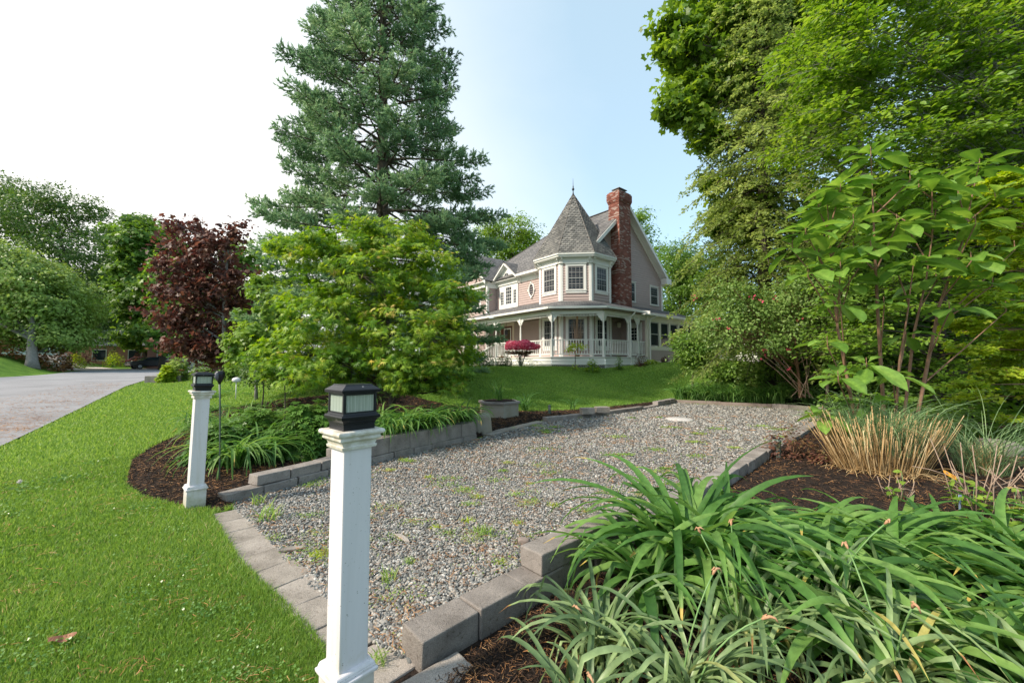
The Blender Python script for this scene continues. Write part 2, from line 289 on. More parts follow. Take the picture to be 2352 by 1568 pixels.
BEDL=np.array([(-2.95,4.15),(-3.45,4.28),(-4.22,4.62),(-4.91,5.16),(-5.93,6.29),(-6.49,7.25),(-7.2,8.9),(-8.3,10.6),(-8.6,11.6),(-7.2,12.4),(-5,12.8),(-3.3,12.9),(-1.9,12.3),(.4,12.3),(2.2,12.9),(4.0,14.3),(6.0,16.2),(6.35,15.7),(3.9,12.9),(2.1,11.4),(.6,10.45),(0,9.4),(-.75,8.25),(-1.6,7.1),(-2.2,6.15),(-2.55,5.39),(-3.0,4.74)])
BEDR=np.array([(-.42,1.98),(.6,3.06),(2.6,4.97),(5.0,7.37),(9.75,12.0),(11.5,14.5),(16,20),(30,24),(34,-4),(-.2,-4),(-.5,1.2)])
BEDF=np.array([(6.3,15.7),(9.1,13.8),(9.9,12.4),(14,15),(17,20),(13,19.5),(9.5,17.6)])
def inpoly(x,y,Pg):
    x=np.asarray(x);y=np.asarray(y);c=np.zeros(x.shape,bool);n=len(Pg)
    for i in range(n):
        x0,y0=Pg[i];x1,y1=Pg[(i+1)%n]
        if y0==y1: continue
        k=((y0>y)!=(y1>y))&(x<(x1-x0)*(y-y0)/(y1-y0)+x0); c^=k
    return c
def pdist(x,y,Pg):
    d=np.full(np.shape(x),1e9);n=len(Pg)
    for i in range(n):
        a=Pg[i];b=Pg[(i+1)%n];e=b-a;t=np.clip(((x-a[0])*e[0]+(y-a[1])*e[1])/(e@e),0,1)
        d=np.minimum(d,np.hypot(x-a[0]-t*e[0],y-a[1]-t*e[1]))
    return d
def bedz(x,y,Pg,k=.35,top=.08):
    return np.minimum(pdist(x,y,Pg)*k,top)*np.where(inpoly(x,y,Pg),1,-1)
def sheet(name,Pg,cell,zf,mt,pad=.0,**k):
    x0,y0=Pg.min(0)-cell-pad;x1,y1=Pg.max(0)+cell+pad
    xs=np.arange(x0,x1,cell);ys=np.arange(y0,y1,cell);X,Y=np.meshgrid(xs,ys);nx=len(xs)
    Z=zf(X,Y); V=np.stack([X,Y,Z],-1).reshape(-1,3)
    i=np.arange(len(ys)-1)[:,None]*nx+np.arange(nx-1)[None]; i=i.ravel()
    Fq=np.stack([i,i+1,i+nx+1,i+nx],-1); C=V[Fq].mean(1)
    keep=inpoly(C[:,0],C[:,1],Pg)|(pdist(C[:,0],C[:,1],Pg)<cell*1.2+pad); Fq=Fq[keep]
    u,inv=np.unique(Fq.ravel(),return_inverse=True)
    return link(name,npmesh(name,V[u],inv.reshape(-1,4),smooth=True),mt,**k)
# ground: one large sheet, finer near the camera
def axis(a,b,c,d,f1,f2):
    near=np.arange(c,d+1e-6,f1); l=[];q=c;s=f1
    while q>a: s*=1.12; q-=s; l.append(q)
    r=[];q=d;s=f1
    while q<b: s*=1.12; q+=s; r.append(q)
    return np.array(l[::-1]+list(near)+r)
xs=axis(-700,700,-40,25,.5,0);ys=axis(-60,900,-4,50,.5,0);X,Y=np.meshgrid(xs,ys);Z=hgt(X,Y)
nx=len(xs);i=(np.arange(len(ys)-1)[:,None]*nx+np.arange(nx-1)[None]).ravel()
link('lawn_ground',npmesh('lawn_ground',np.stack([X,Y,Z],-1).reshape(-1,3),np.stack([i,i+1,i+nx+1,i+nx],-1),smooth=True),M['lawn'],kind='structure')
# road sheets: clipped polygons, subdivided
def polysheet(name,Pg,zoff,mt,cell=1.0,**k):
    import bmesh
    bm=bmesh.new(); vs=[bm.verts.new((p[0],p[1],0)) for p in Pg]; bm.faces.new(vs)
    x0,y0=Pg.min(0);x1,y1=Pg.max(0)
    for ax,(a,b) in (((1,0,0),(x0,x1)),((0,1,0),(y0,y1))):
        q=a+cell
        while q<b:
            bmesh.ops.bisect_plane(bm,geom=bm.verts[:]+bm.edges[:]+bm.faces[:],plane_co=(ax[0]*q,ax[1]*q,0),plane_no=ax); q+=cell
    bmesh.ops.triangulate(bm,faces=bm.faces[:])
    for v in bm.verts: v.co.z=float(hgt(v.co.x,v.co.y))+zoff
    me=bpy.data.meshes.new(name); bm.to_mesh(me); bm.free(); return link(name,me,mt,**k)
polysheet('road',ROAD,.035,M['asphalt'],.5,kind='structure')
polysheet('side_road',FORK,.05,M['concrete'],1.,kind='structure')
polysheet('gravel_driveway',GRAVEL,.006,M['gravelbase'],.5,kind='structure')
polysheet('paver_bedding',np.array([(-3.0,4.25),(-2.11,3.2),(-1.27,2.5),(-.70,1.98),(-.45,1.6),(.2,1.2),(1.5,3.),(5.3,6.9),(10.2,11.7),(9.6,12.6),(4.8,7.9),(.5,3.5),(-.5,2.5),(-1.2,2.9),(-2.0,3.7),(-2.7,4.4)]),.004,M['soil'],.5,kind='structure')
sheet('mulch_bed',BEDL,.12,lambda x,y:hgt(x,y)+bedz(x,y,BEDL),M['soil'],kind='structure')
sheet('mulch_bed',BEDR,.15,lambda x,y:hgt(x,y)+bedz(x,y,BEDR,.3,.05),M['soil'],kind='structure')
sheet('mulch_bed',BEDF,.2,lambda x,y:hgt(x,y)+bedz(x,y,BEDF),M['soil'],kind='structure')
# ---------------- posts ----------------
def lamp_post(name,loc,rz,label,lean=0.):
    o=empty(name,loc,rz,label=label,cat='lamp post',group='white lamp posts at the driveway entrance')
    o.rotation_euler=(0,lean*cos(rz),rz) if not lean else Matrix.Rotation(lean,3,'Y').to_4x4().to_euler()
    if lean: o.rotation_euler=(Matrix.Rotation(lean,3,'Y')@Matrix.Rotation(rz,3,'Z')).to_euler()
    m=MB(); m.sq((0,0),[(.0,.0635),(1.162,.0635)]); m.build('shaft',M['postwhite'],o,bevel=.006)
    m=MB(); m.sq((0,0),[(-.12,.083),(.205,.083)]); m.sq((0,0),[(.205,.083),(.207,.094),(.222,.096),(.226,.088),(.238,.086),(.250,.080),(.253,.068)]); m.build('base',M['postwhite'],o,bevel=.003)
    m=MB(); m.sq((0,0),[(1.155,.0655),(1.157,.076),(1.168,.078),(1.171,.072),(1.186,.077),(1.194,.088),(1.197,.091),(1.204,.0915),(1.206,.088),(1.212,.090),(1.214,.098),(1.219,.1025),(1.226,.1035),(1.233,.101),(1.236,.094)]); m.build('capital',M['grime'],o)
    z=1.236
    l=MB(); l.sq((0,0),[(z,.070),(z+.024,.070),(z+.025,.072),(z+.033,.0725),(z+.036,.076),(z+.044,.080),(z+.047,.086),(z+.058,.0875),(z+.064,.0835),(z+.066,.077),(z+.072,.075)])
    for sx in(-1,1):
        for sy in(-1,1): l.box(min(sx*.075,sx*.064),max(sx*.075,sx*.064),min(sy*.075,sy*.064),max(sy*.075,sy*.064),z+.07,z+.158)
    for s in(-1,1):
        l.box(-.064,.064,min(s*.074,s*.068),max(s*.074,s*.068),z+.071,z+.078); l.box(-.064,.064,min(s*.074,s*.068),max(s*.074,s*.068),z+.149,z+.157)
        l.box(min(s*.074,s*.068),max(s*.074,s*.068),-.064,.064,z+.071,z+.078); l.box(min(s*.074,s*.068),max(s*.074,s*.068),-.064,.064,z+.149,z+.157)
    lo=l.build('lantern',M['lantern'],o)
    q=MB(); q.sq((0,0),[(z+.157,.078),(z+.160,.0865),(z+.171,.0875),(z+.176,.082),(z+.178,.079),(z+.190,.062),(z+.193,.061),(z+.195,.057)]); q.build('lid',M['lantern'],lo)
    for k in range(4):
        g=MB(Matrix.Rotation(k*pi/2,4,'Z')); n=22
        for i in range(n): # vertical ribs
            x0=-.064+.128*i/n; x1=x0+.128/n; xm=(x0+x1)/2
            g.add([(x0,-.0665,z+.077),(xm,-.0705,z+.077),(x1,-.0665,z+.077),(x1,-.0665,z+.15),(xm,-.0705,z+.15),(x0,-.0665,z+.15)],[(0,1,4,5),(1,2,3,4)])
        go=g.build('glass_pane',M['ribglass'],lo); at_=go.data.attributes.new('rnd','FLOAT','POINT')
        for i in range(n):
            for j,vv in enumerate((.0,1.,.0,.0,1.,.0)): at_.data[i*6+j].value=vv*(.65+.35*((i*7)%5)/4)
    b=MB(); 
    for x in(-.012,.004): b.lathe((x,.0,z+.05),[(0,.004),(.03,.004),(.031,.0075),(.065,.0075),(.068,.003)],10)
    b.build('bulb',M['bulb'],lo,smooth=True)
    s=MB(); s.lathe((0,0,0),[(0,.004),(.003,.004)],8)
    return o
c0=G(777.9,1552.5,.25); POST1=(c0[0]-.004,c0[1]+.0898)
lamp_post('lamp_post',(POST1[0],POST1[1],0),radians(47.5),'tall white lamp post with black lantern standing nearest the camera, grime on its moulding')
c0=G(425.7,1176.5,0); POST2=(c0[0]-.005,c0[1]+.117)
lamp_post('lamp_post',(POST2[0],POST2[1],0),radians(47.5),'white lamp post on the lawn corner beyond the driveway mouth, leaning slightly right',radians(1.5))
# moss and seedlings between the gravel stones
# dark garden torch with spoon shaped head
T=P(508,860,5.0); tz=T[2]
o=empty('garden_torch',(T[0],T[1],0),label='slim black garden torch with a teardrop head behind the leaning post',cat='garden light')
m=MB(); m.tube([(.035,0,0),(.02,0,.5),(0,0,1.02),(-.015,0,tz-.11)],[.008,.008,.009,.012],8); m.build('stake',M['bollard'],o,smooth=True)
m=MB(); m.lathe((-.015,0,tz-.12),[(0,.012),(.03,.022),(.07,.042),(.11,.054),(.145,.055),(.16,.045),(.165,.03)],14); m.build('head',M['lantern'],o,smooth=True)
m=MB(); m.tube([(-.02,-.03,tz-.07),(-.02,-.048,tz-.03),(-.02,-.05,tz+.01),(-.02,-.045,tz+.025)],[.012,.024,.024,.012],8); m.build('lens',mat('dusky_lens',(.12,.12,.14),.25),o,smooth=True)
# ---------------- edging blocks and pavers ----------------
rs=RS(5)
def block(name,c,dr,Ln,Wd,z0,z1,label,mt='block',group=None,cat='block',jit=1.):
    """c = centre (x,y); dr = direction of length"""
    a=atan2(dr[1],dr[0])+rs.normal()*.015*jit
    m=MB(); m.box(-Ln/2,Ln/2,-Wd/2,Wd/2,0,z1-z0)
    for i,v in enumerate(m.v): m.v[i]=tuple(np.array(v)+rs.normal(size=3)*.0025)
    o=m.build(name,M[mt],None,bevel=.009 if mt!='timber' else .006,label=label,cat=cat,group=group)
    o.location=(c[0]+rs.normal()*.004*jit,c[1]+rs.normal()*.004*jit,z0+rs.normal()*.002*jit); o.rotation_euler=(rs.normal()*.008*jit,rs.normal()*.008*jit,a); return o
ordn=['first','second','third','fourth','fifth','sixth','seventh','eighth','ninth','tenth','eleventh','twelfth','thirteenth','fourteenth','fifteenth','sixteenth','seventeenth','eighteenth','nineteenth','twentieth','twenty-first','twenty-second','twenty-third','twenty-fourth','twenty-fifth','twenty-sixth','twenty-seventh','twenty-eighth','twenty-ninth','thirtieth','thirty-first','thirty-second','thirty-third','thirty-fourth','thirty-fifth','thirty-sixth','thirty-seventh','thirty-eighth']
def at(Pl,s):
    Pl=[np.array(p,float) for p in Pl]
    for a,b in zip(Pl[:-1],Pl[1:]):
        l=np.linalg.norm(b-a)
        if s<=l or b is Pl[-1]: return a+(b-a)/l*s,(b-a)/l
        s-=l
def course(Pl,s0,s1,Ln,Wd,z0,z1,fmt,group,mt='block',off=0.,cat='block'):
    n=int(round((s1-s0)/Ln)); Ln2=(s1-s0)/n
    for i in range(n):
        p,d=at(Pl,s0+(i+.5)*Ln2); nn=np.array((-d[1],d[0]))
        block('wall_block' if mt!='paver' else 'paver',p+nn*(off),d,Ln2-.007,Wd,z0,z1,fmt%ordn[i],mt,group,cat)
RE=[(-.515,2.10),(.6,3.14),(2.6,5.05),(5.0,7.45)]
g='blocks edging the right side of the gravel'
course(RE,0,6.9,.37,.2,-.03,.16,'%s grey block from the near end beside the right mulch bed',g)
course(RE,.87,2.0,.38,.2,.161,.30,'%s upper block stacked over the near right edging',g)
RE2=[(4.9,7.35),(9.7,12.1)]
course(RE2,.75,6.6,.45,.18,-.04,.09,'%s edging block beyond the green bollard light',g)
# lower course paver under the nearest block
block('paver',(-.36,1.93),(.731,.682),.42,.24,-.06,.035,'pale paver under the nearest edging block at the picture bottom','paver','pavers across the driveway mouth','paver')
PE=[(-2.93,4.16),(-2.02,3.24),(-1.18,2.55),(-.55,1.98)]
course(PE,.0,3.21,.32,.30,-.05,.018,'%s paver from the leaning post between lawn and gravel','pavers across the driveway mouth','paver',0,'paver')
LW=[(-3.16,4.42),(-2.95,4.78),(-2.55,5.42),(-2.20,6.15),(-1.56,7.05),(-.72,8.2)]
Ltot=4.5; g='blocks of the stepped retaining wall left of the gravel'
course(LW,.0,4.42,.40,.2,-.03,.11,'%s bottom-course block of the left wall, counted from the leaning post',g)
course(LW,.33,1.9,.40,.2,.111,.225,'%s second-course block of the left wall, counted from its near end',g,off=.02)
course(LW,1.35,1.7,.34,.2,.226,.34,'%s block sitting alone on the wall where it steps up behind the near post',g,off=.04)
course(LW,1.9,4.42,.44,.22,.111,.36,'%s top-course block under the drooping daylilies, counted from the left',g,off=.04)
LW2=[(-.55,8.45),(.15,9.5),(.85,10.5)]
course(LW2,0,2.3,.5,.24,-.04,.05,'%s sunken paver between the retaining wall and the far low kerb','flat pavers along the left edge of the gravel','paver',0,'paver')
LW3=[(.86,10.5),(2.2,11.45),(3.9,12.85),(6.2,15.45)]
g='low kerb blocks along the far left of the gravel'
course(LW3,0,4.4,.55,.2,-.03,.13,'%s low kerb block of the far gravel edge, counted from the small light',g)
course(LW3,4.4,5.6,.6,.2,-.03,.07,'%s sunken kerb block right of the two loose stones',g)
course(LW3,5.6,7.35,.58,.2,-.03,.19,'%s taller kerb block before the far corner of the gravel',g)
for X_,Y_,lb,s in ((1350,942,'loose tumbled block lying on the far kerb, left one of the pair',(.36,.24,.15)),(1385,939,'loose tumbled block lying on the far kerb, right one of the pair',(.40,.24,.15))):
    q=G(X_,Y_+9,.13); block('loose_block',(q[0],q[1]+.1),(1,.15),s[0],s[1],.132,.132+s[2]*1.1,lb,'paver','loose blocks on the far kerb','block')
FE=[(6.3,15.55),(8.95,13.75),(9.75,12.45)]
course(FE,0,3.2,1.6,.14,-.04,.13,'%s weathered timber edging the far end of the gravel under the daylily row','timbers at the far end of the gravel','timber',0,'timber')
course(FE,3.22,4.75,.5,.25,-.04,.16,'%s block at the right far corner of the gravel','blocks at the far right corner')
# round cover
m=MB(); m.lathe((0,0,0),[(0,.36),(.02,.37),(.045,.33),(.06,.12),(.063,.02)],20); o=m.build('drain_cover',M['utility'],None,smooth=True,label='pale round drain cover flush in the far gravel',cat='drain cover'); q=G(1560,963,.02); o.location=(q[0],q[1],.0)
for (X_,Y_,L1,W1,rz,lb) in ((925,1237,.11,.035,-.75,'long pale flat stone lying on the gravel right of the near post'),(672,1262,.10,.045,.35,'broken pale concrete chip beside the paver strip')):
    q=G(X_,Y_,.02); m=MB(); m.prism([(-L1,-.02),(-L1*.4,-W1*.7),(L1*.6,-W1*.6),(L1,0),(L1*.5,W1*.5),(-L1*.5,W1*.7)],0,.018); o=m.build('flat_stone',M['paver'],None,bevel=.004,label=lb,cat='stone'); o.location=(q[0],q[1],.022); o.rotation_euler=(.05,.04,rz)
# brown rock in gravel by edging
def rock(name,c,s,lb,mt='sandstone',seed=1,cat='rock'):
    import bmesh
    r=RS(seed); bm=bmesh.new(); bmesh.ops.create_icosphere(bm,subdivisions=3,radius=1)
    ph=r.rand(6)*6; 
    for v in bm.verts:
        p=v.co.copy(); k=1+.12*sin(2.3*p.x+ph[0])+.1*sin(3.1*p.y+ph[1])+.09*sin(4*p.z+ph[2])+.04*sin(9*p.x+ph[3])*sin(8*p.y+ph[4])
        v.co=Vector((max(-.75,min(.8,p.x*k))*s[0],max(-.78,min(.75,p.y*k))*s[1],max(-.7,min(.7,p.z*k))*s[2]))
    me=bpy.data.meshes.new(name); bm.to_mesh(me); bm.free()
    for p in me.polygons: p.use_smooth=True
    o=link(name,me,M[mt],None,label=lb,cat=cat); o.location=c; o.rotation_euler=(0,0,r.rand()*3); return o
q=G(1105,1000,0); m=MB(); m.prism([(-.2,-.16),(.16,-.2),(.22,.12),(-.05,.2),(-.2,.1)],0,.46); o=m.build('upright_stone',M['sandstone'],None,bevel=.05,label='pale upright stone at the end of the retaining wall',cat='stone'); o.location=(q[0]+.02,q[1]+.25,-.03); o.rotation_euler=(.05,-.12,.4)
q=G(1228,1357,.03); rock('rock',(.1,3.42,.035),(.06,.04,.04),'small brown rock on the gravel near the raised blocks','brick' if False else 'timber',4)
q=P(2300,990,6.6); rock('rock',(q[0],q[1],.12),(.35,.22,.2),'grey flat rock in the shade at the right edge','block',8)
# hexagonal stone planter
q=G(1140,960,.1); PL=(q[0]+.05,q[1]+.6)
pts=[(cos(a)*.56,sin(a)*.56) for a in [radians(-75+60*k) for k in range(6)]]
o=empty('stone_planter',(PL[0],PL[1],0),label='six-sided tan stone planter with grey capstone beside the lawn',cat='planter')
m=MB(); m.prism(pts,-.05,.44); m.build('wall',M['sandstone'],o,bevel=.01)
m=MB(); m.prism([(x*1.08,y*1.08) for x,y in pts],.44,.50); m.build('capstone',M['block'],o,bevel=.008)
m=MB(); m.prism([(x*.86,y*.86) for x,y in pts],.49,.512); m.build('soil',M['soil'],o)
# bollard lights
def bollard(name,loc,s,lb,tint):
    o=empty(name,loc,label=lb,cat='garden light',group='small bollard lights'); 
    m=MB(); m.lathe((0,0,0),[(0,.034*s),(.13*s,.034*s),(.135*s,.037*s),(.145*s,.037*s)],14); m.build('stem',M['bollard'],o,smooth=False)
    m=MB(); m.lathe((0,0,.145*s),[(0,.028*s),(.09*s,.028*s)],12); m.build('lens',M[tint],o,smooth=True)
    m=MB()
    for k in range(4): m.lathe((0,0,(.155+.02*k)*s),[(0,.036*s),(.005*s,.037*s),(.008*s,.03*s)],14)
    m.build('louvre',M['bollard'],o)
    m=MB(); m.lathe((0,0,.235*s),[(0,.04*s),(.012*s,.041*s),(.03*s,.034*s),(.042*s,.018*s),(.045*s,.004)],14); m.build('cap',M['bollard'],o,smooth=True)
q=G(1789,1050,.05); bollard('bollard_light',(q[0],q[1],.03),1.1,'green bollard light with louvred lens in the right mulch bed','amber')
q=G(1262,951,.08); bollard('bollard_light',(q[0],q[1],.03),1.15,'small dark bollard light behind the far left kerb','utility')
# ---------------- gravel stones ----------------
import bmesh
bm=bmesh.new(); bmesh.ops.create_icosphere(bm,subdivisions=1,radius=.5); ico=np.array([v.co[:] for v in bm.verts]); icf=np.array([[v.index for v in f.verts] for f in bm.faces]); bm.free()
bm=bmesh.new(); bmesh.ops.create_icosphere(bm,subdivisions=2,radius=.5); ico2=np.array([v.co[:] for v in bm.verts]); icf2=np.array([[v.index for v in f.verts] for f in bm.faces]); bm.free()
def stones(n,seed,dmin,dmax,s0,s1,tv,tf,pw):
    r=RS(seed); out=[]
    while sum(len(o) for o in out)<n:
        d=dmin*(dmax/dmin)**r.rand(n*2) if pw else np.sqrt(dmin**2+(dmax**2-dmin**2)*r.rand(n*2))
        a=r.uniform(-1.0,.95,n*2); x=d*np.sin(a);y=d*np.cos(a); k=inpoly(x,y,GRAVEL)&(y>1); out.append(np.stack([x[k],y[k]],-1))
    p=np.concatenate(out)[:n]; D=np.hypot(p[:,0],p[:,1]); s=r.uniform(s0,s1,n)*(.8+.5*r.rand(n)**3)*np.clip(D/5,1,2.3)
    pos=np.column_stack([p,.006+s*.12+r.rand(n)*.012])
    m=len(p); d=nrm(r.normal(size=(m,3))*(1,1,.25)); nn=nrm(r.normal(size=(m,3))*.35+(0,0,1))
    k=len(tv); tvv=tv*np.array([1,1.35,.62]); Y=nrm(d);X=nrm(np.cross(Y,nn));Z=np.cross(X,Y)
    J=1+r.uniform(-.2,.2,(m,k,1)); V=pos[:,None]+s[:,None,None]*J*(tvv[None,:,0:1]*X[:,None]+tvv[None,:,1:2]*Y[:,None]+tvv[None,:,2:3]*Z[:,None])
    FF=(tf[None]+(np.arange(m)*k)[:,None,None]).reshape(-1,3)
    return npmesh('gravel_stones',V.reshape(-1,3),FF,np.repeat(r.rand(m),k),smooth=True)
link('gravel_stones',stones(36000,1,2.0,5.2,.012,.024,ico2,icf2,True),M['stone'],kind='stuff',label='loose grey gravel stones near the camera')
link('gravel_stones',stones(50000,2,4.6,17,.015,.026,ico,icf,True),M['stone'],kind='stuff',label='grey gravel stones spreading to the far edging')
# ---------------- mulch chips, litter ----------------
chipv=np.array([(-.5,-1,0),(.5,-1,.1),(.35,1,.15),(-.3,1,-.05),(0,-1,.35),(0,1,.3)]); chipf=[np.array([(0,1,2,3)]),np.array([(0,3,5),(0,5,4),(1,4,5),(1,5,2)])]
def sprinkle(n,seed,Pg,zf,dmin,dmax,amin,amax):
    r=RS(seed); out=[];c=0
    while c<n:
        d=dmin*(dmax/dmin)**r.rand(n*3); a=r.uniform(amin,amax,n*3); x=d*np.sin(a);y=d*np.cos(a); k=inpoly(x,y,Pg)&(y>.8); out.append(np.stack([x[k],y[k]],-1)); c+=k.sum()
    p=np.concatenate(out)[:n]; return np.column_stack([p,zf(p[:,0],p[:,1])]),r
zL=lambda x,y:hgt(x,y)+bedz(x,y,BEDL); zR=lambda x,y:hgt(x,y)+bedz(x,y,BEDR,.3,.05)
for Pg,zf,n,sd,am in ((BEDL,zL,30000,11,(-1.05,.4)),(BEDR,zR,30000,12,(-.3,1.1))):
    p,r=sprinkle(n,sd,Pg,zf,1.7,16,*am); D=np.hypot(p[:,0],p[:,1]); m=n
    d=nrm(r.normal(size=(m,3))*(1,1,.35)); nn=nrm(r.normal(size=(m,3))*.5+(0,0,1)); s=r.uniform(.008,.028,m)*np.clip(D/4,1,2.6)
    tv=chipv*np.array([.22,1,.3]); p[:,2]+=.004+r.rand(m)*.012
    link('bark_mulch',scatter('bark_mulch',tv,chipf,p,d,nn,s,r.rand(m)),M['chip'],kind='stuff',label='dark shredded bark mulch covering the bed')
# catkin litter: thin kinked orange strands
ck=[]; 
kv=np.array([(-.08,-1,0),(.08,-1,0),(.18,-.3,.12),(.02,-.3,.1),(-.1,.4,.05),(.08,.4,.06),(.1,1,.12),(.16,.95,.1)]); kf=[np.array([(0,1,2,3),(3,2,5,4),(4,5,7,6)])]
parts=[]
def litter(Pg,zf,n,sd,am,dmin=1.7,dmax=14,up=.012,sc=1.,clump=.5,lab='orange brown catkin litter scattered over the ground'):
    p,r=sprinkle(n,sd,Pg,zf,dmin,dmax,*am); # clumping: pull towards random centres
    m=len(p); c=p[r.randint(0,m,m//25+1)]; j=r.randint(0,len(c),m); k=r.rand(m)<clump; D=np.hypot(p[:,0],p[:,1])
    q=c[j]+r.normal(size=(m,3))*np.array([.11,.06,0])*np.clip(np.hypot(c[j][:,0],c[j][:,1])/3,.7,3)[:,None]; p[k]=q[k]; ok=inpoly(p[:,0],p[:,1],Pg); p=p[ok]; m=len(p); p[:,2]=zf(p[:,0],p[:,1])+up+r.rand(m)*.008
    D=np.hypot(p[:,0],p[:,1]); s=r.uniform(.007,.02,m)*np.clip(D/3.5,1,3)*sc
    link('catkin_litter',scatter('catkin_litter',kv*np.array([.7,1,1]),kf,p,nrm(r.normal(size=(m,3))*(1,1,.1)),nrm(r.normal(size=(m,3))*.3+(0,0,1)),s,r.rand(m)),M['catkin'],kind='stuff',label=lab)
litter(BEDL,zL,14000,21,(-1.05,.4),lab='orange brown catkin litter over the left mulch bed'); litter(BEDR,zR,15000,22,(-.3,1.1),lab='orange brown catkin litter over the right mulch bed')
litter(GRAVEL,lambda x,y:.018+0*x,7500,23,(-1,.9),up=.014,sc=1.5,lab='brown catkin litter lying on the gravel')
RV=np.array([NU(*p) for p in [(-2.45,0),(-2.45,34),(-4.2,34),(-6,14),(-6.5,0)]])
litter(RV,lambda x,y:hgt(x,y)+.037,14000,24,(-1.2,-.3),5,40,.006,1.2,.6,'orange catkin drifts along the road verge')
NL=np.array([(-8,1),(-.9,1),(-.9,1.9),(-3.3,4.0),(-6,6),(-9,6)])
litter(NL,lambda x,y:.05+0*x,1900,25,(-1.1,-.1),1.5,8,.012,1.2,.85,'brown catkins caught in the near lawn')

def bits(name,Pg,zf,n,sd,am,dmin,dmax,mt,tv,tf,sc,clump,lab,up=.015,cl=60,sg=.12,rng=(.2,.9)):
    p,r=sprinkle(n,sd,Pg,zf,dmin,dmax,*am); m=len(p); c=p[r.randint(0,m,max(1,m//cl))]; j=r.randint(0,len(c),m); k=r.rand(m)<clump; q=c[j]+r.normal(size=(m,3))*np.array([sg,sg*.7,0])*r.uniform(.4,1.4,len(c))[j][:,None]; p[k]=q[k]; ok=inpoly(p[:,0],p[:,1],Pg); p=p[ok]; j=j[ok]; m=len(p); p[:,2]=zf(p[:,0],p[:,1])+up; D=np.hypot(p[:,0],p[:,1])
    link(name,scatter(name,tv,tf,p,nrm(r.normal(size=(m,3))*(1,1,.3)+(0,0,.5)),nrm(r.normal(size=(m,3))*.5+(0,0,1)),sc*r.uniform(.6,1.3,m)*np.clip(D/4,1,2.2),rng[0]+(rng[1]-rng[0])*(.6*r.rand(len(c))[j]+.4*r.rand(m))),M[mt],kind='stuff',label=lab)
TV=np.array([(0,0,0),(.30,.42,.07),(0,1,-.04),(-.30,.42,.07)]); TF=[np.array([(0,1,2,3)])]
bits('gravel_moss',GRAVEL,lambda x,y:.016+0*x,9500,71,(-1,.9),2.0,13,'grass',TV,TF,.016,.93,'green and yellow moss patches between the gravel stones',cl=130,sg=.10,rng=(.3,1.))
CLV=np.array([(x*.5*s+y*.5*c,y*.5*s-x*.5*c+0,.0) for s,c in ((1,0),) for x,y in ((0,0),(1,1),(0,2),(-1,1))])
NLW=np.array([(-14,.8),(-.9,.8),(-.9,1.9),(-3.3,4.0),(-6,6),(-9,12),(-14,12)])
bits('clover',NLW,lambda x,y:.042+0*x,9000,72,(-1.15,-.1),1.5,9,'peony',TV*np.array([1.8,1,1]),TF,.013,.9,'clover and small weeds in the near lawn',up=.012,cl=160,sg=.16,rng=(.5,1.))
# ---------------- lawn blades ----------------
def blades(name,p,h,w,r,lean=.35,lab=None,rnd=None):
    m=len(p); a=r.rand(m)*2*pi; ld=r.rand(m)*2*pi; le=np.abs(r.normal(size=m))*lean*h
    X=np.stack([np.cos(a),np.sin(a),0*a],-1)*w[:,None]/2; Lx=np.stack([np.cos(ld)*le,np.sin(ld)*le,0*le],-1); Z=np.zeros((m,3)); Z[:,2]=h
    V=np.stack([p-X,p+X,p+Z*.55+Lx*.35+X*.8,p+Z*.55+Lx*.35-X*.8,p+Z*.95+Lx],1).reshape(-1,3); o=np.arange(m)*5
    me=npmesh(name,V,[np.stack([o,o+1,o+2,o+3],-1),np.stack([o+3,o+2,o+4],-1)],np.repeat(rnd if rnd is not None else r.rand(m),5))
    return link(name,me,M['grass'],kind='stuff',label=lab)
def lawnpts(n,seed,dmin,dmax,a0,a1,excl):
    r=RS(seed);out=[];c=0
    while c<n:
        d=dmin*(dmax/dmin)**r.rand(n*2); a=r.uniform(a0,a1,n*2); x=d*np.sin(a);y=d*np.cos(a); k=(y>.9)
        for Pg,ins in excl: k&=~inpoly(x,y,Pg)
        out.append(np.stack([x[k],y[k]],-1)); c+=k.sum()
    p=np.concatenate(out)[:n]; return np.column_stack([p,hgt(p[:,0],p[:,1])]),r
PAV=np.array([(-3.03,4.1),(-2.11,3.16),(-1.27,2.47),(-.68,1.93),(-.5,1.7),(-.3,1.2),(1,1),(3,1),(3,6),(-2.6,4.4)])
POSTB=np.array([(POST1[0]+a,POST1[1]+b) for a,b in((-.1,0),(0,-.1),(.1,0),(0,.1))])
def cn(x,y,r,s=1.6):
    return .5+.25*np.sin(x*s+1.3*np.sin(y*s*.7))+.25*np.sin(y*s*1.3+1.7*np.sin(x*s*.6+2))
EX=[(GRAVEL,1),(PAV,1),(ROAD,1),(BEDL*1.0,1),(POSTB,1),(BEDR,1)]
p,r=lawnpts(300000,31,1.55,9,-1.12,-.18,EX); D=np.hypot(p[:,0],p[:,1]); c=cn(p[:,0],p[:,1],r)
m=len(p); h=r.uniform(.025,.075,m)*(.55+.8*c); w=r.uniform(.0022,.0042,m)*np.clip(D/2.2,1,6)
blades('lawn_grass',p,h,w,r,.5,'green lawn grass in front of the street',np.clip(.08+.5*r.rand(m)+.35*c*r.rand(m)+(r.rand(m)>.965)*.5,0,1))
p,r=lawnpts(110000,32,8,42,-1.12,-.25,EX); D=np.hypot(p[:,0],p[:,1]); m=len(p)
blades('lawn_grass',p,r.uniform(.04,.075,m),r.uniform(.0024,.004,m)*np.clip(D/2.2,1,9),r,.6,'sunlit lawn grass between the street and the garden',np.clip(.2+.6*r.rand(m)+(r.rand(m)>.99)*.4,0,1))
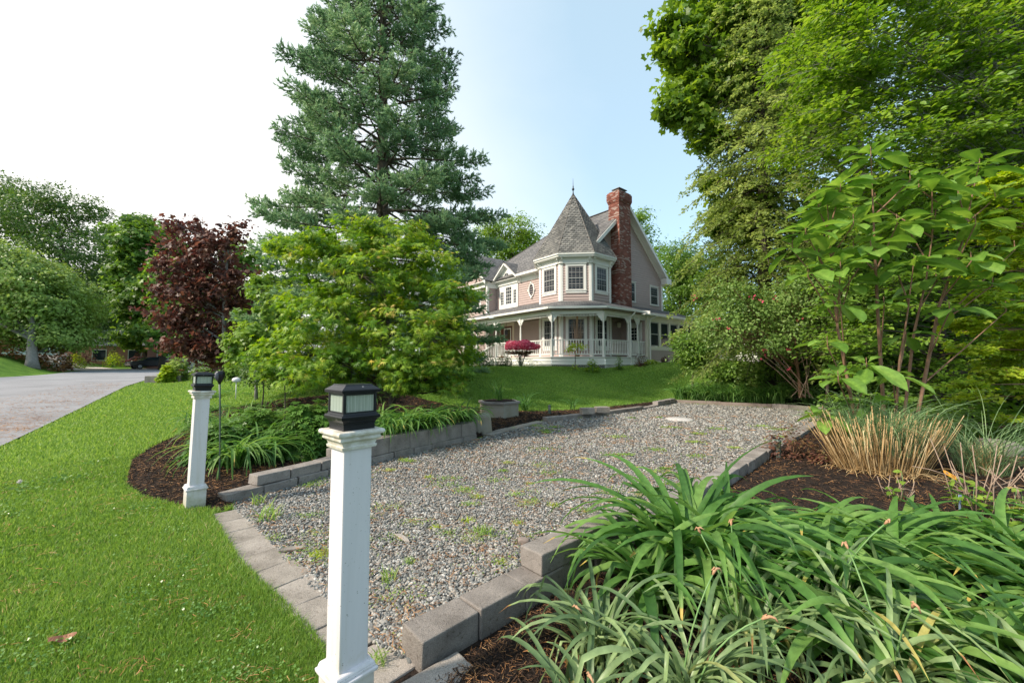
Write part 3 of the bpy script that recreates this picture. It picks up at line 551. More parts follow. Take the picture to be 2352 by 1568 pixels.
p,r=lawnpts(150000,33,9.5,32,-.25,.62,EX+[(BEDF,1)]); D=np.hypot(p[:,0],p[:,1]); m=len(p); c=cn(p[:,0],p[:,1],r,.9)
blades('lawn_grass',p,r.uniform(.03,.06,m),r.uniform(.003,.005,m)*np.clip(D/3,1,9),r,.6,'raised green lawn in front of the house',np.clip(.05+.45*r.rand(m)+.35*c,0,.9))
# ---------------- strap-leaved plants ----------------
def straps(r,n,L,w,e0,e1,spread,kink=0.,seg=9,fold=.22,up=0.,az=None):
    """returns V,F for n arching strap leaves around the origin"""
    Vs=[];Fs=[];R=[]
    for i in range(n):
        a=r.rand()*2*pi if az is None else az+r.normal()*.5; b=r.rand()*2*pi; br=spread*sqrt(r.rand()); p=np.array([cos(b)*br,sin(b)*br,up])
        l=L*r.uniform(.6,1.1); ww=w*r.uniform(.7,1.15); E0=radians(e0+r.normal()*7); E1=radians(e1+r.normal()*22); tw=r.normal()*.5; kk=r.uniform(.4,.75) if r.rand()<kink else 9
        a1=a+r.normal()*.35
        side0=np.array([-sin(a),cos(a),0]); rows=[]
        for j in range(seg+1):
            t=j/seg; e=E0+(E1-E0)*t**1.35
            if t>kk: e=radians(-70)+r.normal()*.05
            aa=a+(a1-a)*t; d=np.array([cos(aa)*cos(e),sin(aa)*cos(e),sin(e)])
            if j: p=p+d*l/seg
            wd_=ww*min(1,.55+t*2.2)*max(.03,(1-t**(3.2 if w>.03 or w<.012 else 6)))
            s=np.array([-sin(aa),cos(aa),0]); u=np.cross(d,s); s2=s*cos(tw*t)+u*sin(tw*t); u2=np.cross(s2,d)
            rows.append([p-s2*wd_/2-u2*0+ -u*0+u*(-fold*wd_)*-1,p,p+s2*wd_/2+u*fold*wd_])
            rows[-1][0]=p-s2*wd_/2+u*fold*wd_*(-1 if u[2]<0 else 1); rows[-1][2]=p+s2*wd_/2+u*fold*wd_*(-1 if u[2]<0 else 1)
        o=sum(len(x) for x in Vs); Vs.append(np.array(rows).reshape(-1,3)); q=[]
        for j in range(seg):
            k=o+j*3; q+=[(k,k+1,k+4,k+3),(k+1,k+2,k+5,k+4)]
        Fs.append(np.array(q)); arr=np.full((seg+1)*3,r.rand()*.93); arr[-6:]=1.0 if r.rand()<.09 else arr[0]; R.append(arr)
    return np.concatenate(Vs),np.concatenate(Fs),np.concatenate(R)
def strap_plant(name,loc,seed,n,L,w,mt,lab,cat,group=None,e0=78,e1=-35,spread=.09,kink=0.,mesh=None,rz=0,sc=1,seg=9,hi=1.):
    r=RS(seed)
    if mesh is None:
        V,Fq,R=straps(r,n,L,w,e0,e1,spread,kink,seg); mesh=npmesh(name,V,Fq,R*hi,smooth=True)
    o=link(name,mesh,M[mt],None,label=lab,cat=cat,group=group); o.location=loc; o.rotation_euler=(0,0,rz); o.scale=(sc,)*3; return o
# near right bed: broad daylilies
gd='broad-leaved daylilies in the near right bed'
for i,(x,y,L,n,lb) in enumerate([(1.2,2.8,1.22,75,'tallest bright green daylily overhanging the raised edging blocks'),(1.55,2.95,.9,55,'bright daylily right behind the tallest one, beside the mulch path'),
 (1.9,2.45,.85,60,'daylily filling the centre of the near right planting'),(2.55,2.75,.85,60,'daylily with a single long leaf rising past the straw clump'),
 (3.05,2.3,.8,55,'broad daylily toward the right, in front of the twiggy stubs'),(3.5,2.85,.75,50,'daylily under the orange plant tag'),(3.35,1.85,.8,50,'daylily spilling out at the right edge of the picture'),
 (2.35,1.9,.75,45,'low daylily at bottom right among the grey-green leaves'),(4.2,2.75,.7,50,'rearmost daylily at the right edge below the leafy twigs'),(2.75,1.45,.8,45,'daylily nearest the camera at the bottom right corner'),(4.1,2.0,.7,40,'daylily cut by the right edge of the picture'),(.85,2.5,.8,45,'arching daylily leaning left over the first raised block'),(1.75,2.05,.8,50,'daylily between the two rows of daffodils, centre'),(2.15,2.95,.85,50,'daylily at the back centre beside bare mulch'),(2.9,1.95,.8,50,'daylily mid right, low among wide leaves'),(3.1,3.1,.65,40,'daylily at the back right before the straw clump')]):
    strap_plant('daylily',(x,y,.04),100+i,int(n*1.6),L*1.05,.064,'daylily',lb,'daylily',gd,70,-38,.13,.06,seg=11)
gd='grey-green daffodil clumps gone over in the near right bed'
def flower_stalk(o,r,az,L,lean):
    m=MB(); p=Vector((r.normal()*.03,r.normal()*.03,0)); pts=[p.copy()]
    for j in range(7):
        e=radians(86-lean*j/6); p=p+Vector((cos(az)*cos(e),sin(az)*cos(e),sin(e)))*L/7; pts.append(p.copy())
    m.tube(pts,[.0042,.004,.004,.0038,.0036,.0034,.0034,.003],6); m.build('flower_stalk',M['stalk'],o,smooth=True)
    d=(pts[-1]-pts[-2]).normalized(); q=MB(); s=Vector((r.normal(),r.normal(),-.6)).normalized()
    q.tube([pts[-1]-d*.012,pts[-1]+d*.006,pts[-1]+d*.02+s*.004,pts[-1]+d*.028+s*.016,pts[-1]+d*.02+s*.034],[.0035,.0075,.006,.0045,.002],6)
    q.tube([pts[-1]+d*.01,pts[-1]+d*.02-s*.006,pts[-1]+d*.012-s*.018+Vector((0,0,-.012))],[.006,.0045,.002],5)
    q.build('withered_flower',M['withered'],o,smooth=True)
M['stalk']=nmat('stalk_green',g3((.10,.20,.07),(.14,.26,.09),(.22,.32,.12)),30,.5,.4,0); M['withered']=nmat('withered_brown',g3((.24,.12,.06),(.42,.24,.14),(.55,.40,.28)),120,.85,.2,.5,200,.003)
for i,(x,y,L,n,ns,lb) in enumerate([(.42,2.02,.62,32,1,'sparse leftmost grey-green daffodil clump beside the concrete blocks'),(.28,1.62,.55,26,1,'daffodil clump flopping over the bark at bottom left of the bed'),(.72,1.75,.68,42,2,'daffodil clump with arched leaves near the bottom edge'),
 (1.15,2.05,.75,46,2,'daffodil clump in front of the tallest daylily'),(1.12,1.45,.62,38,1,'daffodil clump at the bottom edge, centre'),(1.6,1.75,.72,46,2,'daffodil clump with two withered heads left of centre'),
 (1.65,2.15,.85,40,1,'daffodil clump carrying the highest green seed head'),(2.05,1.5,.7,42,1,'daffodil clump low at the bottom, right of centre'),(2.5,1.2,.65,34,1,'daffodil clump in the bottom right with a papery brown flower'),(.95,1.2,.5,22,0,'daffodil leaves just entering at the bottom edge')]):
    o=strap_plant('daffodil_clump',(x,y,.04),150+i,int(n*1.7),L*1.05,.026,'daffodil',lb,'daffodil',gd,80,-45,.08,.35,seg=11); r=RS(400+i)
    for k in range(ns): flower_stalk(o,r,r.rand()*6.28,L*r.uniform(.75,1.0),r.uniform(20,55))
# yellowed strap leaves lying under the near plants
V,Fq,R=straps(RS(77),46,.42,.012,35,-20,.9,.5); o=link('dead_strap_leaves',npmesh('dead_strap_leaves',V*np.array([1,.45,1]),Fq,np.full(len(R),1.)*(.94+.06*R),smooth=True),M['daffodil'],kind='stuff',label='dead yellow leaves tangled under the daffodils'); o.location=(1.1,1.85,.05)
# left bed daylilies and lily clumps
gd='daylilies in the left bed'
for i,(X_,Y_,n,L,w,lb) in enumerate([(880,992,50,.8,.022,'daylily just emerging behind the near lantern over the wall'),(945,990,60,.85,.022,'thick daylily left of the largest one on the wall'),(1080,968,50,.75,.022,'daylily at the very end of the wall by the boulder'),(905,998,46,.72,.020,'daylily drooping over the top course just right of the near lantern'),(985,985,70,.85,.022,'largest daylily hanging over the retaining wall under the lime maple'),(1040,975,55,.8,.022,'daylily at the right end of the retaining wall')]):
    q=G(X_,Y_,.38); strap_plant('daylily',(q[0]-.12,q[1]+.22,.31),200+i,int(n*1.4),L*1.1,w*1.25,'daylily',lb,'daylily',gd,72,-50,.14,.1)
for i,(X_,Y_,n,L,w,lb) in enumerate([(545,1072,60,.72,.034,'wide-leaved lily clump drooping beside the leaning post'),(600,1062,55,.7,.032,'wide-leaved lily clump left of the lobed bush'),(520,990,45,.6,.03,'lily clump behind the leaning post'),(445,980,34,.6,.02,'narrow daylily left of the leaning post at the lawn edge'),(520,1030,50,.7,.03,'lily clump right behind the leaning post shaft'),(575,1010,55,.7,.03,'lily clump in the middle of the left bed'),(630,1015,50,.7,.03,'lily clump touching the lobed bush from the left'),(470,1000,45,.6,.026,'lily clump at the back left behind the leaning post'),(700,975,45,.7,.028,'lily clump behind the near lantern'),(760,965,45,.7,.028,'lily clump right of the lobed bushes'),(610,950,45,.7,.028,'rearmost lily clump below the maple sapling'),(480,925,50,.8,.028,'lily clump in the back row, left end'),(540,915,50,.8,.028,'lily clump in the back row, second from left'),(600,925,50,.85,.028,'lily clump in the back row, centre'),(680,935,50,.8,.028,'lily clump in the back row beneath the sapling'),(850,945,50,.8,.026,'lily clump in the shade right under the lime maple trunk'),(940,935,50,.8,.026,'lily clump in the shade right of the lime maple trunk'),(1030,930,46,.8,.026,'lily clump at the right end beneath the lime maple'),(800,925,46,.8,.026,'lily clump in the shade left of the lime maple trunk'),(565,960,40,.6,.03,'lily clump under the low maple branches'),(640,975,40,.6,.03,'lily clump behind the lobed bush'),(490,950,36,.55,.026,'lily clump beside the black torch')]):
    q=G(X_,Y_,.08); strap_plant('lily_clump',(q[0],q[1],.07),220+i,int(n*1.5),L*1.5,w*1.2,'daylily',lb,'lily','lilies in the left bed',68,-55,.14,.1)
for i,(X_,Y_,n,L,lb) in enumerate([(1205,941,46,.8,'dark arching daylily right of the stone planter'),(1315,938,18,.62,'thin daylily alone at the lawn edge'),(1135,930,20,.55,'slim upright daylily growing in the stone planter')]):
    q=G(X_,Y_,.1) if i<2 else np.array([PL[0],PL[1],.5]); strap_plant('daylily',(q[0],q[1],.06 if i<2 else .5),240+i,n,L*1.25,.024,'daylily',lb,'daylily','daylilies along the lawn edge',82 if i==2 else 76,-35 if i<2 else 30,.09,.05,hi=.45)
# far row
V,Fq,R=straps(RS(251),80,1.05,.034,84,-35,.2,.05,7); rowm=[npmesh('daylily',V,Fq,.15+R*.75,smooth=True)]
V,Fq,R=straps(RS(252),90,1.0,.034,84,-35,.24,.05,7); rowm.append(npmesh('daylily',V,Fq,R*.9,smooth=True))
r=RS(9); k=0
for X_ in (1555,1592,1628,1660,1695,1730,1768,1800,1832):
    q=G(X_,905+(X_-1555)*.06,.12); off=0
    s,d=X_,None; t=(X_-1555)/280.; px=6.75+t*2.55; py=16.0-t*2.0
    strap_plant('daylily',(px,py,.12),0,0,0,0,'daylily','%s daylily clump from the left in the row behind the far timbers'%ordn[k],'daylily','daylily row behind the far end of the gravel',mesh=rowm[k%2],rz=r.rand()*6,sc=r.uniform(.95,1.25)); k+=1
for k,(x,y) in enumerate([(9.9,14.8),(10.3,13.9)]):
    strap_plant('daylily',(x,y,.14),0,0,0,0,'daylily','%s daylily past the right end of the row behind the far timbers'%ordn[k],'daylily','daylily row behind the far end of the gravel',mesh=rowm[(k+1)%2],rz=r.rand()*6,sc=r.uniform(.9,1.2))
# ---------------- weeds in the gravel ----------------
wm=[]
for sd,n,L,w in ((301,46,.07,.005),(302,60,.06,.005),(303,26,.10,.006)):
    V,Fq,R=straps(RS(sd),n,L,w,70,20,.05,0,4); wm.append(npmesh('weed_tuft',V,Fq,.3+R*.68,smooth=True))
for k,(X_,Y_,i,s,lb) in enumerate([(1108,1222,0,1.6,'brightest green weed tuft in the middle of the gravel'),(1075,1195,1,1.3,'yellowish moss tuft behind the brightest weed'),(1190,1200,1,1.1,'small weed tuft right of the brightest one'),(1095,1140,1,1.4,'mossy tuft in the mid gravel'),(620,1190,2,2.2,'leafy weed growing by the paver strip'),(595,1155,2,1.5,'grass tuft at the foot of the first wall block'),(735,1275,1,1.6,'mossy patch beside the pavers left of the near post'),(985,1095,1,1.2,'faint weed in the gravel below the wall'),(1330,960,0,1.6,'lime weed at the foot of the far kerb'),(1180,985,0,1.2,'weed at the gravel edge near the sunken pavers'),(1270,1160,1,1.2,'small yellow tuft right of centre in the gravel'),(895,1330,2,1.2,'weed tuft right of the near post'),(940,1290,0,.9,'tiny weed between near stones'),(1150,1290,1,1.0,'tiny weed near the second edging block'),(1000,1210,1,1.,'straw coloured tuft left of the brightest weed'),(870,1520,2,1.,'wispy grass beside the near post base'),(1215,1110,1,1.0,'faint tuft far right in the mid gravel')]):
    q=G(X_,Y_,.02); o=link('weed_tuft',wm[i],M['yellowleaf'] if i==1 else M['grass'],None,label=lb,cat='weed',group='weed tufts in the gravel'); o.location=(q[0],q[1],.012); o.scale=(s,)*3; o.rotation_euler=(0,0,k)
    if i==1: o.scale=(s,s,s*.55)
# dandelion clock and dry leaf in the lawn
q=G(45,1107,.07); o=empty('dandelion',(q[0],q[1],0),label='white dandelion clock in the lawn at the far left',cat='dandelion'); m=MB(); m.tube([(0,0,0),(0,0,.07)],.002,5); m.build('stem',M['stalk'],o)
r=RS(3); n=220; pp=nrm(r.normal(size=(n,3))); link('seed_head',scatter('seed_head',[(-.06,0,0),(.06,0,0),(0,1,0)],[np.array([(0,1,2)])],pp*.004+np.array((0,0,.08)),pp,nrm(r.normal(size=(n,3))),.027,r.rand(n)),M['whiteflower'],o)
q=G(108,1475,.05); m=MB(); 
for i in range(6): 
    t0=i/6*.13; m.add([(t0,-.028*sin(pi*i/6)-.004,.012*sin(i*1.3)+.035),(t0,.028*sin(pi*i/6)+.004,.02+.012*cos(i)+.025),(t0+.022,.028*sin(pi*(i+1)/6)+.004,.02+.012*cos(i+1)+.025),(t0+.022,-.028*sin(pi*(i+1)/6)-.004,.012*sin((i+1)*1.3)+.035)],[(0,1,2,3)])
o=m.build('fallen_leaf',M['deadleaf'],None,smooth=True,label='curled brown dry leaf lying on the near lawn',cat='leaf'); o.location=(q[0],q[1],.03); o.rotation_euler=(.2,.1,.7); o.scale=(.8,.8,.8)
# ---------------- the house (local frame: x along the gable wall, y along the porch wall, z world) ----------------
HO=empty('house',(4.23,26.93,0),radians(39),label='pink and white two-storey Victorian house with a round turret, wraparound porch and brick chimney',cat='house')
HO_M=Matrix.Translation((4.23,26.93,0))@Matrix.Rotation(radians(39),4,'Z')
def HW(b,a,z=0): v=HO_M@Vector((b,a,z)); return (v.x,v.y,v.z)
T8=tan(pi/8)
def octp(A): R=A/cos(pi/8); return [(R*cos(radians(22.5+45*k)),R*sin(radians(22.5+45*k))) for k in range(8)]
def clap(m,p0,p1,z0,z1,ext=None,st=.165,o0=.003,o1=.042):
    p0=np.array(p0,float);p1=np.array(p1,float);l=np.linalg.norm(p1-p0);d=(p1-p0)/l;n=np.array((d[1],-d[0]))
    z=z0
    while z<z1-1e-6:
        zb=min(z+st,z1); a=ext(z) if ext else (0,l); b=ext(zb) if ext else (0,l)
        if a[1]-a[0]>.05:
            def q(s,o,zz): w=p0+d*s+n*o; return (w[0],w[1],zz)
            bb=b if b[1]>b[0] else ((a[0]+a[1])/2,)*2
            m.add([q(a[0],o1,z),q(a[1],o1,z),q(bb[1],o0,zb),q(bb[0],o0,zb),q(a[0],0,z),q(a[1],0,z)],[(0,1,2,3),(4,5,1,0)])
        z=zb
    return m
def wallb(name,segs,mt='pink'):
    m=MB()
    for s in segs: clap(m,*s)
    return m.build(name,M[mt],HO)
def uvpoly(name,polys,mt,parent,thick=0):
    V=[];Fq=[];UV=[]
    for pl in polys:
        pl=[Vector(p) for p in pl]; n=Vector((0,0,0))
        for i in range(len(pl)): n+=pl[i].cross(pl[(i+1)%len(pl)])
        n.normalize(); u=Vector((0,0,1)).cross(n)
        u=Vector((1,0,0)) if u.length<.05 else u.normalized(); v=n.cross(u)
        def put(q):
            b=len(V); V.extend([tuple(p) for p in q]); Fq.append(tuple(range(b,b+len(q)))); UV.extend([(p.dot(u),p.dot(v)) for p in q])
        put(pl)
        if thick:
            lo=[p-n*thick for p in pl]; put(lo[::-1])
            for i in range(len(pl)): j=(i+1)%len(pl); put([pl[j],pl[i],lo[i],lo[j]])
    me=bpy.data.meshes.new(name); me.from_pydata(V,[],Fq); l=me.uv_layers.new(name='uv')
    for i,q in enumerate(UV): l.data[i].uv=q
    return link(name,me,mt,parent)
# walls
oc=octp(2.3)
for nm,za,zb in (('turret_wall',5.2,7.95),('turret_wall',1.95,4.62)):
    m=MB(); 
    for k in range(8): clap(m,oc[(k)%8],oc[(k+1)%8],za,zb)
    # outward check: octagon runs counter-clockwise, so the outer side is on the right of travel
    m.build(nm,M['pink'],HO)
m=MB(); clap(m,(-1.2,7.2),(-1.2,1.2),5.2,7.9); m.build('porch_side_wall',M['pink'],HO)
m=MB(); clap(m,(-1.2,7.2),(-1.2,1.2),1.95,4.62); m.build('porch_side_wall',M['pink'],HO)
def gext(z):
    h=(12.45-z)/.92; return (max(0,4.6-h),min(9.3,4.6+h))
m=MB(); clap(m,(-1.2,-1.7),(8.1,-1.7),5.2,12.4,gext); m.build('gable_wall',M['pink'],HO)
m=MB(); clap(m,(1.2,-1.7),(2.87,-1.7),1.95,4.62); m.build('gable_wall',M['pink'],HO)
m=MB(); clap(m,(8.1,-1.7),(8.1,12),4.5,8.0); m.build('rear_wall',M['pink'],HO)
m=MB(); clap(m,(2.87,-1.7),(2.87,-3.7),1.95,4.62); clap(m,(2.87,-3.7),(10.25,-3.7),1.66,2.42); m.build('sunroom_wall',M['pink'],HO)
m=MB(); clap(m,(-2.1,7.2),(-1.2,7.2),5.2,7.9); clap(m,(-2.1,12.6),(-2.1,7.2),1.3,7.9); clap(m,(-2.1,7.2),(-1.2,7.2),1.95,4.62)
clap(m,(-2.1,12.4),(-2.1,7.4),7.9,10.6,lambda z:(max(0,2.5-(10.55-z)/.93),min(5,2.5+(10.55-z)/.93))); m.build('wing_wall',M['pink'],HO)
# sunroom frame and foundation trim
m=MB(); m.box(2.8,3.12,-3.78,-3.6,1.5,4.62); m.box(3.12,10.3,-3.74,-3.6,2.42,2.66); m.box(3.12,10.3,-3.74,-3.6,4.3,4.62)
for b in (4.28,5.5,6.72,7.94): m.box(b,b+.22,-3.74,-3.6,2.66,4.3)
m.box(9.2,10.3,-3.72,-3.6,2.66,4.3); m.box(2.9,10.35,-3.75,-3.62,1.42,1.68); m.build('sunroom_frame',mat('cream_trim',(.66,.63,.55),.5),HO,bevel=.006)
for b in (3.12,4.5,5.72,6.94,8.16):
    w=4.28-3.12 if b==3.12 else 1.0
    m=MB(); m.box(b+.02,b+w-.02,-3.70,-3.66,2.68,2.74); m.box(b+.02,b+w-.02,-3.70,-3.66,4.22,4.28); m.box(b+.02,b+.08,-3.70,-3.66,2.74,4.22); m.box(b+w-.08,b+w-.02,-3.70,-3.66,2.74,4.22); m.box(b+.08,b+w-.08,-3.705,-3.66,3.45,3.51)
    o=m.build('sunroom_window',M['sash'],HO); m=MB(); m.box(b+.07,b+w-.07,-3.685,-3.67,2.73,4.23); m.build('pane',M['glass'],o)
# windows
def window(c,n,w,zb,zt,cw=.14,nx=4,ny=2,apron=.2,head=.16,nm='window',out=.0,grey=True,cas='white'):
    L_=sqrt(n[0]**2+n[1]**2); n=(n[0]/L_,n[1]/L_)
    Mx=Matrix(((n[1],n[0],0,c[0]),(-n[0],n[1],0,c[1]),(0,0,1,0),(0,0,0,1)))
    h=w/2; m=MB(Mx); d=.075+out
    m.box(-h-cw,-h,0,d,zb,zt); m.box(h,h+cw,0,d,zb,zt); m.box(-h-cw,h+cw,0,d+.003,zt,zt+head); m.box(-h-cw-.05,h+cw+.05,0,d+.05,zt+head,zt+head+.05)
    m.box(-h-cw-.02,h+cw+.02,0,d+.03,zb-.06,zb); m.box(-h-cw,h+cw,0,d-.003,zb-apron,zb-.06)
    o=m.build(nm,M[cas],HO,bevel=.006)
    s=MB(Mx); zm=(zb+zt)/2; f=.05
    s.box(-h,-h+f,.02,d-.02,zb,zt); s.box(h-f,h,.02,d-.02,zb,zt); s.box(-h+f,h-f,.02,d-.02,zb,zb+f); s.box(-h+f,h-f,.02,d-.02,zt-f,zt); s.box(-h+f,h-f,.02,d-.015,zm-.025,zm+.025)
    for i in range(1,nx): x=-h+w*i/nx; s.box(x-.009,x+.009,.02,.052,zb+f,zt-f)
    for half in ((zb,zm),(zm,zt)):
        for j in range(1,ny): z=half[0]+(half[1]-half[0])*j/ny; s.box(-h+f,h-f,.02,.050,z-.009,z+.009)
    s.build('sash',M['sash'],o); g=MB(Mx); g.box(-h+.02,h-.02,.005,.04,zb+.02,zt-.02); g.build('pane',M['glass'],o); return o
for n in ((-1,0),(-.7071,-.7071),(0,-1)):
    c=(n[0]*2.3,n[1]*2.3)
    window(c,n,.98,6.12,7.62,.15,4,2,.2,.14); window(c,n,.98,2.62,4.3,.16,4,2,.28,.14)
window((5.0,-1.7) if False else (7.03,-1.7),(0,-1),.98,5.97,7.3,.07,1,1,.1,.07); window((4.02,-1.7),(0,-1),.98,5.97,7.3,.07,1,1,.1,.07)
# triple window with its surround
m=MB(); m.box(-1.29,-1.2,4.45,6.73,5.62,5.86); m.box(-1.29,-1.2,4.45,4.62,5.86,7.62); m.box(-1.29,-1.2,6.56,6.73,5.86,7.62); m.box(-1.29,-1.2,4.99,5.2,5.86,7.62); m.box(-1.29,-1.2,5.92,6.17,5.86,7.62)
m.box(-1.288,-1.2,4.62,4.99,7.14,7.62); m.box(-1.288,-1.2,6.17,6.56,7.14,7.62); m.box(-1.286,-1.2,5.2,5.92,7.44,7.62); m.box(-1.37,-1.2,4.4,6.78,7.62,7.7); m.box(-1.31,-1.2,4.4,6.78,7.7,7.98)
for a0,a1 in ((4.62,4.99),(5.2,5.92),(6.17,6.56)): m.box(-1.285,-1.2,a0,a1,5.86,6.08)
o=m.build('triple_window',M['white'],HO,bevel=.006)
m=MB()
for a0,a1,z1,nn in ((4.62,4.99,7.14,2),(5.2,5.92,7.44,3),(6.17,6.56,7.14,2)):
    m.box(-1.27,-1.23,a0,a0+.03,6.08,z1); m.box(-1.27,-1.23,a1-.03,a1,6.08,z1); m.box(-1.27,-1.23,a0+.03,a1-.03,6.08,6.12); m.box(-1.27,-1.23,a0+.03,a1-.03,z1-.04,z1)
    for i in range(1,nn): x=a0+(a1-a0)*i/nn; m.box(-1.262,-1.23,x-.012,x+.012,6.12,z1-.04)
    for i in range(1,5): z=6.08+(z1-6.08)*i/5; m.box(-1.26,-1.23,a0+.03,a1-.03,z-.012,z+.012)
m.build('sash',M['white'],o); m=MB()
for a0,a1,z1 in ((4.62,4.99,7.14),(5.2,5.92,7.44),(6.17,6.56,7.14)): m.box(-1.245,-1.225,a0+.01,a1-.01,6.08,z1)
m.build('pane',M['glass'],o)
# pediment over the triple window
o=HO; pk=5.6
m=MB(); m.extr([(-1.42,4.3,7.98),(-1.42,6.92,7.98),(-1.42,pk,9.1)],(.3,0,0)); m.build('pediment',M['white'],HO)
m=MB(); m.bar((-1.66,4.12,7.95),(-1.66,pk+.04,9.2),.1,.2,(1,0,0)); m.bar((-1.66,7.08,7.95),(-1.66,pk-.04,9.2),.1,.2,(1,0,0)); m.bar((-1.55,4.16,7.9),(-1.55,pk+.02,9.13),.3,.05,(0,0,1)); m.bar((-1.55,7.04,7.9),(-1.55,pk-.02,9.13),.3,.05,(0,0,1)); m.build('pediment_rake',M['white'],HO)
m=MB(); n=14; m.add([(-1.445,pk,8.17)]+[(-1.445,pk+.34*cos(pi*i/n),8.17+.34*sin(pi*i/n)) for i in range(n+1)],[(0,i+1,i+2) for i in range(n)]); fo=m.build('fan_window',M['glass'],HO)
m=MB(); m.tube([(-1.45,pk+.34*cos(pi*i/n),8.17+.34*sin(pi*i/n)) for i in range(n+1)],.03,6)
for i in (3,7,11): m.bar((-1.45,pk,8.17),(-1.45,pk+.33*cos(pi*i/n),8.17+.33*sin(pi*i/n)),.02,.02,(1,0,0))
m.tube([(-1.45,pk-.38,8.16),(-1.45,pk+.38,8.16)],.03,6); m.build('frame',M['white'],fo)
uvpoly('pediment_roof',[[(-1.74,4.02,7.98),(-1.74,pk,9.36),(-.1,pk,9.36),(-1.6,4.02,8.0)][::1],[(-1.74,pk,9.36),(-1.74,7.18,7.98),(-1.6,7.18,8.0),(-.1,pk,9.36)]],M['roof'],HO)
# oval window
m=MB(); n=24; ca,cz=2.94,6.82
m.tube([(-1.26,ca+.27*cos(2*pi*i/n),cz+.47*sin(2*pi*i/n)) for i in range(n+1)],.055,6,False)
for da,dz in((0,.54),(0,-.54),(.33,0),(-.33,0)): m.bar((-1.2,ca+da,cz+dz),(-1.33,ca+da,cz+dz),.1,.12,(0,0,1))
ov=m.build('oval_window',M['white'],HO); m=MB(); m.poly([(-1.235,ca+.26*cos(2*pi*i/n),cz+.46*sin(2*pi*i/n)) for i in range(n)][::-1]); m.build('pane',M['glass'],ov)
# frieze, corner boards, brackets
m=MB()
for R0,za,zb in ((5.2,5.2,7.85),(0,1.95,4.62)):
    for (x,y) in oc:
        a=atan2(y,x); B_=MB(Matrix.Rotation(a,4,'Z')); r=2.3/cos(pi/8)
        B_.add([(r-.10,-.17,za),(r-.01,-.145,za),(r+.045,0,za),(r-.01,.145,za),(r-.10,.17,za),(r-.10,-.17,zb),(r-.01,-.145,zb),(r+.045,0,zb),(r-.01,.145,zb),(r-.10,.17,zb)],[(0,5,6,1),(1,6,7,2),(2,7,8,3),(3,8,9,4),(5,9,8,7,6)])
        B_.build('corner_board',M['white'],HO,bevel=.005).data.transform(Matrix())
for q_ in ((8.02,8.2,-1.78,-1.6,5.3,7.9),(-2.19,-2.0,7.12,7.3,1.4,7.9),(-1.26,-1.1,2.0,2.16,1.95,4.62)): MB().box(*q_).build('corner_board',M['white'],HO,bevel=.005)
def ring(m,A0,A1,z0,z1):
    a=octp(A0);b=octp(A1)
    for k in range(8):
        j=(k+1)%8; m.add([(*a[k],z0),(*a[j],z0),(*b[j],z0),(*b[k],z0),(*a[k],z1),(*a[j],z1),(*b[j],z1),(*b[k],z1)],[(0,1,2,3)[::-1],(4,5,6,7),(0,4,5,1)[::-1],(3,2,6,7)])
m=MB(); ring(m,2.2,2.37,7.86,8.14); ring(m,2.2,2.42,7.80,7.86); ring(m,2.1,2.62,8.14,8.17); ring(m,2.5,2.66,8.17,8.36); ring(m,2.55,2.72,8.28,8.37); m.build('turret_cornice',M['white'],HO)
for (x,y) in oc:
    a=atan2(y,x)
    for da in (-.062,.062):
        c=MB(Matrix.Rotation(a+da,4,'Z')); c.extr([(2.48,-.035,8.14),(2.72,-.035,8.14),(2.70,-.035,8.02),(2.60,-.035,7.93),(2.56,-.035,7.82),(2.48,-.035,7.78)],(0,.07,0)); c.build('bracket',M['white'],HO)
for a0 in (1.95,2.3,4.05,4.2,7.05):
    MB().extr([(-1.22,a0,7.93),(-1.5,a0,7.93),(-1.47,a0,7.82),(-1.35,a0,7.74),(-1.32,a0,7.6),(-1.22,a0,7.56)],(0,.08,0)).build('bracket',M['white'],HO)
m=MB(); m.box(-1.27,-1.15,1.6,4.4,7.56,7.93); m.box(-1.27,-1.15,6.8,7.2,7.56,7.93); m.box(-1.6,-1.1,1.5,7.2,7.93,7.96); m.box(-1.72,-1.58,1.2,4.2,7.96,8.12); m.box(-1.72,-1.58,7.0,7.15,7.96,8.12)
m.box(-2.16,-2.05,7.2,12.6,7.56,7.93); m.box(-2.55,-2.0,7.0,12.9,7.93,7.97); m.box(-2.13,-1.2,7.10,7.2,7.5,7.93); m.build('main_cornice',M['white'],HO)
